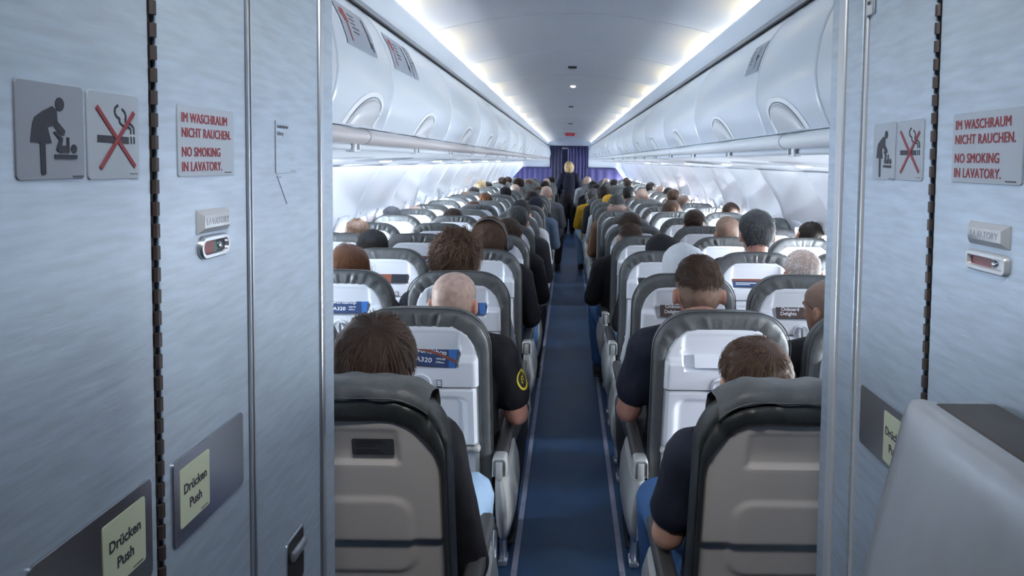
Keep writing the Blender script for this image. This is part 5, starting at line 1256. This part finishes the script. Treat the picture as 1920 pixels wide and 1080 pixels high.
# sixth row and further
P(6, 'C', 971, 389, 'short', 'saltpepper', 'fair', 'darkgrey', 'dark greying hair', arms=O_)
P(6, 'D', 1184, 403, 'messy', 'brown', 'fair', 'charcoal', 'dark ruffled hair', arms=U_)
P(6, 'E', 1305, 396, 'short', 'brown', 'fair', 'grey', 'thick brown hair')
P(6, 'F', 1487, 409, None, 'dark', 'fair', 'greygreen', 'grey-green hood', headwear=('hood', 'greygreen'))
P(7, 'A', 735, 389, 'short', 'dark', 'fair', 'grey', 'grey cap', headwear=('cap', 'grey'))
P(7, 'B', 849, 393, 'short', 'brown', 'fair', 'grey', 'low dark brown hair')
P(7, 'C', 977, 378, 'short', 'black', 'fair', 'lightgrey', 'black cap', arms=O_, headwear=('cap', 'charcoal'))
P(8, 'A', 777, 387, 'balding', 'grey', 'pink', 'grey', 'bald pink head', stub='fair')
P(8, 'D', 1158, 368, 'fade', 'saltpepper', 'pink', 'brown', 'greying fade haircut', stub='grey', arms=U_)
P(8, 'E', 1261, 378, 'long', 'midbrown', 'fair', 'grey', 'brown hair in a ponytail', headwear=('tail', 'x'))
P(8, 'F', 1371, 380, 'short', 'brown', 'fair', 'black', 'short reddish brown hair')
P(9, 'B', 888, 379, 'short', 'auburn', 'fair', 'grey', 'light brown hair')
P(9, 'C', 1005, 371, 'short', 'black', 'fair', 'bluegrey', 'dark cap and blue sleeve', arms=O_, headwear=('cap', 'navy'))
P(10, 'B', 910, 363, 'short', 'auburn', 'fair', 'brown', 'reddish hair in a bun', headwear=('bun', 'x'))
P(10, 'C', 998, 361, 'messy', 'dark', 'fair', 'black', 'dark untidy hair', arms=O_)
P(10, 'D', 1143, 367, 'short', 'black', 'fair', 'white', 'yellow cap', headwear=('cap', 'yellow'), arms=U_)
P(10, 'F', 1283, 366, 'balding', 'brown', 'tan', 'grey', 'dark thinning hair', stub='dark')
P(11, 'D', 1133, 350, 'short', 'dark', 'tan', 'black', 'thick dark hair', arms=U_)
P(11, 'E', 1205, 354, 'balding', 'white', 'pink', 'white', 'bald pink crown with white sides', stub='fair')
P(11, 'F', 1264, 356, 'short', 'midbrown', 'fair', 'grey', 'wavy brown hair')
P(12, 'A', 873, 361, 'short', 'sandy', 'fair', 'grey', 'sandy hair')
P(12, 'B', 948, 352, 'short', 'black', 'fair', 'black', 'big black cap', headwear=('cap', 'black'))
P(12, 'C', 1029, 349, 'balding', 'grey', 'pink', 'grey', 'bald head and grey sweater', stub='fair', arms=('lap', 'wide'))
P(12, 'D', 1104, 354, 'short', 'grey', 'fair', 'yellow', 'short grey hair and mustard yellow top', arms=('wide', 'lap'), trousers='lightdenim')
P(12, 'E', 1168, 350, 'short', 'black', 'fair', 'black', 'black hair behind the thick-haired neighbour')
P(13, 'F', 1255, 353, 'short', 'dark', 'fair', 'black', 'flat dark hair')
P(13, 'A', 889, 352, 'short', 'dark', 'fair', 'black', 'dark hair')
P(14, 'B', 966, 346, 'wisps', 'white', 'pink', 'grey', 'white hair')
P(14, 'C', 1009, 350, 'short', 'midbrown', 'fair', 'darkgrey', 'mid brown hair', arms=O_)
P(14, 'D', 1119, 346, 'short', 'dark', 'fair', 'black', 'dark rounded hair', arms=U_)
P(14, 'F', 1239, 348, 'balding', 'grey', 'pink', 'grey', 'bald pink crown', stub='fair')
P(15, 'A', 901, 339, 'short', 'blond', 'fair', 'grey', 'blond hair')
P(15, 'D', 1113, 341, 'short', 'black', 'fair', 'black', 'black hair', arms=U_)
P(15, 'F', 1221, 343, 'short', 'dark', 'fair', 'charcoal', 'dark short hair')
P(16, 'A', 915, 342, 'short', 'dark', 'fair', 'charcoal', 'dark low hair')
P(16, 'B', 973, 335, 'messy', 'brown', 'fair', 'brown', 'full dark brown hair')
P(16, 'C', 1022, 340, 'short', 'dark', 'fair', 'black', 'dark hair near the standing attendant', arms=O_)
P(17, 'E', 1191, 339, 'short', 'brown', 'fair', 'black', 'brown flat hair')
P(18, 'A', 942, 333, 'short', 'brown', 'fair', 'darkgrey', 'brown rounded hair')
P(18, 'C', 1025, 335, 'balding', 'grey', 'pink', 'navy', 'bald crown', stub='fair', arms=O_)
P(18, 'E', 1152, 337, 'short', 'dark', 'fair', 'black', 'dark low hair')
P(19, 'B', 991, 338, 'short', 'auburn', 'fair', 'brown', 'reddish brown hair')
P(19, 'D', 1102, 331, 'wisps', 'white', 'pink', 'lightgrey', 'white hair beside the attendant', arms=U_)
P(20, 'A', 953, 332, 'short', 'brown', 'fair', 'brown', 'brown hair')
P(20, 'C', 1034, 332, 'short', 'dark', 'fair', 'navy', 'dark hair beside the curtain', arms=O_)
P(21, 'E', 1137, 334, 'wisps', 'grey', 'fair', 'grey', 'pale grey hair')
P(22, 'F', 1175, 334, 'short', 'brown', 'fair', 'black', 'brown hair by the divider curtain')
P(22, 'B', 1003, 336, 'short', 'grey', 'fair', 'grey', 'grey hair by the divider curtain')

# headphones on the fourth-row passenger
HT = r4c.matrix_basis @ T4c
t = thing('headphones', 'large black over-ear headphones on the brown-haired passenger left of the aisle', 'headphones', HT @ Vector((0, 0, 0.115)))
inv = Matrix.Translation(-(HT @ Vector((0, 0, 0.115))))
mb = MB(); arc = [(0.104 * math.sin(a), -0.035 - 0.03 * math.cos(a), 0.115 + 0.135 * math.cos(a)) for a in [math.radians(-95 + 190 * k / 24) for k in range(25)]]
mb.rings([[Vector(p) + Vector((0.004 * math.sin(2 * PI * j / 10) , 0.016 * math.cos(2 * PI * j / 10), 0.004 * math.sin(2 * PI * j / 10))) for j in range(10)] for p in arc]); place(mb, inv @ HT); mb.build('headband', M['arm_pad'], t)
for sx in (-1, 1):
    mb = MB(); loft(mb, [(sx * 0.088, -0.02, 0.10), (sx * 0.108, -0.022, 0.10), (sx * 0.118, -0.022, 0.10)], [(0.036, 0.042), (0.038, 0.045), (0.028, 0.034)], 18, (0, 1, 0)); place(mb, inv @ HT); mb.build('ear_cup', M['placard'], t)

# round yellow emblem sewn to the black sleeve of the second-row passenger
from mathutils.bvhtree import BVHTree
def sewn_emblem(owner):
    sh = [c for c in S.objects if c.parent is owner and c.name.split('.')[0] == 'shirt'][0]
    me = sh.data; bv = BVHTree.FromPolygons([v.co.copy() for v in me.vertices], [tuple(p.vertices) for p in me.polygons])
    J = seated('lap', 'wide'); c = Vector(lerp(J['sh_r'], J['el_r'], 0.40)); n = Vector((0.90, -0.42, 0.12)).normalized()
    up = (Vector((0.30, 0.12, -1)) * -1); up = (up - n * up.dot(n)).normalized(); rt = up.cross(n)
    def drop(x, y, off):
        o_ = c + n * 0.2 + rt * x + up * y; hit = bv.ray_cast(o_, -n)
        p = hit[0] if hit[0] is not None else c + n * 0.055 + rt * x + up * y
        return p + n * off
    def ring(mb, r0, r1, off, sx=0.75, a0=0, a1=2 * PI, m=36):
        mb.rings([[drop(sx * r * math.cos(a0 + (a1 - a0) * k / m), r * math.sin(a0 + (a1 - a0) * k / m), off) for k in range(m + 1)] for r in (r0, (r0 + r1) / 2, r1)], False, False)
    mb = MB(); ring(mb, 0.0005, 0.040, 0.0015); e = mb.build('emblem', CLOTH['charcoal'], sh)
    mb = MB(); ring(mb, 0.033, 0.042, 0.0026); ring(mb, 0.010, 0.016, 0.0026, 0.75, 0.6, 4.6); ring(mb, 0.0, 0.004, 0.0026)
    mb.rings([[drop(0.008 + 0.003 * k, y, 0.0026) for k in range(2)] for y in (-0.012, 0.0, 0.014, 0.027)], False, False)
    mb.build('emblem_embroidery', EMB, e)
EMB = pm('yellow_embroidery', (0.80, 0.62, 0.02), 0.6)
sewn_emblem(r2c)

# cabin attendant standing in the aisle
def attendant():
    J = standing(); tilt = (10, 0, 0)
    o = obj('person', body_mesh(('lap', 'lap'), tilt, True, 0.92, True), SKIN['fair']); paint(o, SKIN['fair']); o.location = (0.0, 16.0, 0.0); o.scale = (1.0, 1.0, 0.99)
    tag(o, 'blonde cabin attendant in dark navy sweater and black trousers standing in the aisle', 'person')
    def kid(nm, me, mat, mt=None):
        c = obj(nm, me, mat, o); paint(c, mat)
        if mt is not None: c.matrix_local = mt
        return c
    kid('sweater', shirt_mesh(('lap', 'lap'), 'long', True, 0.92, True, 3, 0.018), CLOTH['attendant']); kid('trousers', trouser_mesh(('lap', 'lap'), True, True), CLOTH['black'])
    for m_ in shoe_mesh(('lap', 'lap'), True): kid('shoe', m_, SHOE)
    h = HAIR_KIND['bob']; kid('hair', hair_mesh(h['style'], h['thick'], 77, 1500, h['length'], h['lift'], 0, width=0.0018, clumps=0.2), HAIRC['blond'], head_tf(J, *tilt))
    T = head_tf(J, *tilt)
    for sx in (-1, 1): kid_eye(o, T, sx)
attendant()

# every Empty that gathers parts is moved to the foot of its thing
bpy.context.view_layer.update()
for o in [q for q in S.objects if q.type == 'EMPTY' and q.location.length < 1e-6]:
    pts = [c.matrix_world @ Vector(b) for c in S.objects if c.parent is o and c.type == 'MESH' for b in c.bound_box]
    if not pts: continue
    m_ = Vector((sum(p.x for p in pts) / len(pts), sum(p.y for p in pts) / len(pts), min(p.z for p in pts)))
    o.location = m_
    for c in S.objects:
        if c.parent is o: c.matrix_parent_inverse = Matrix.Translation(-m_)
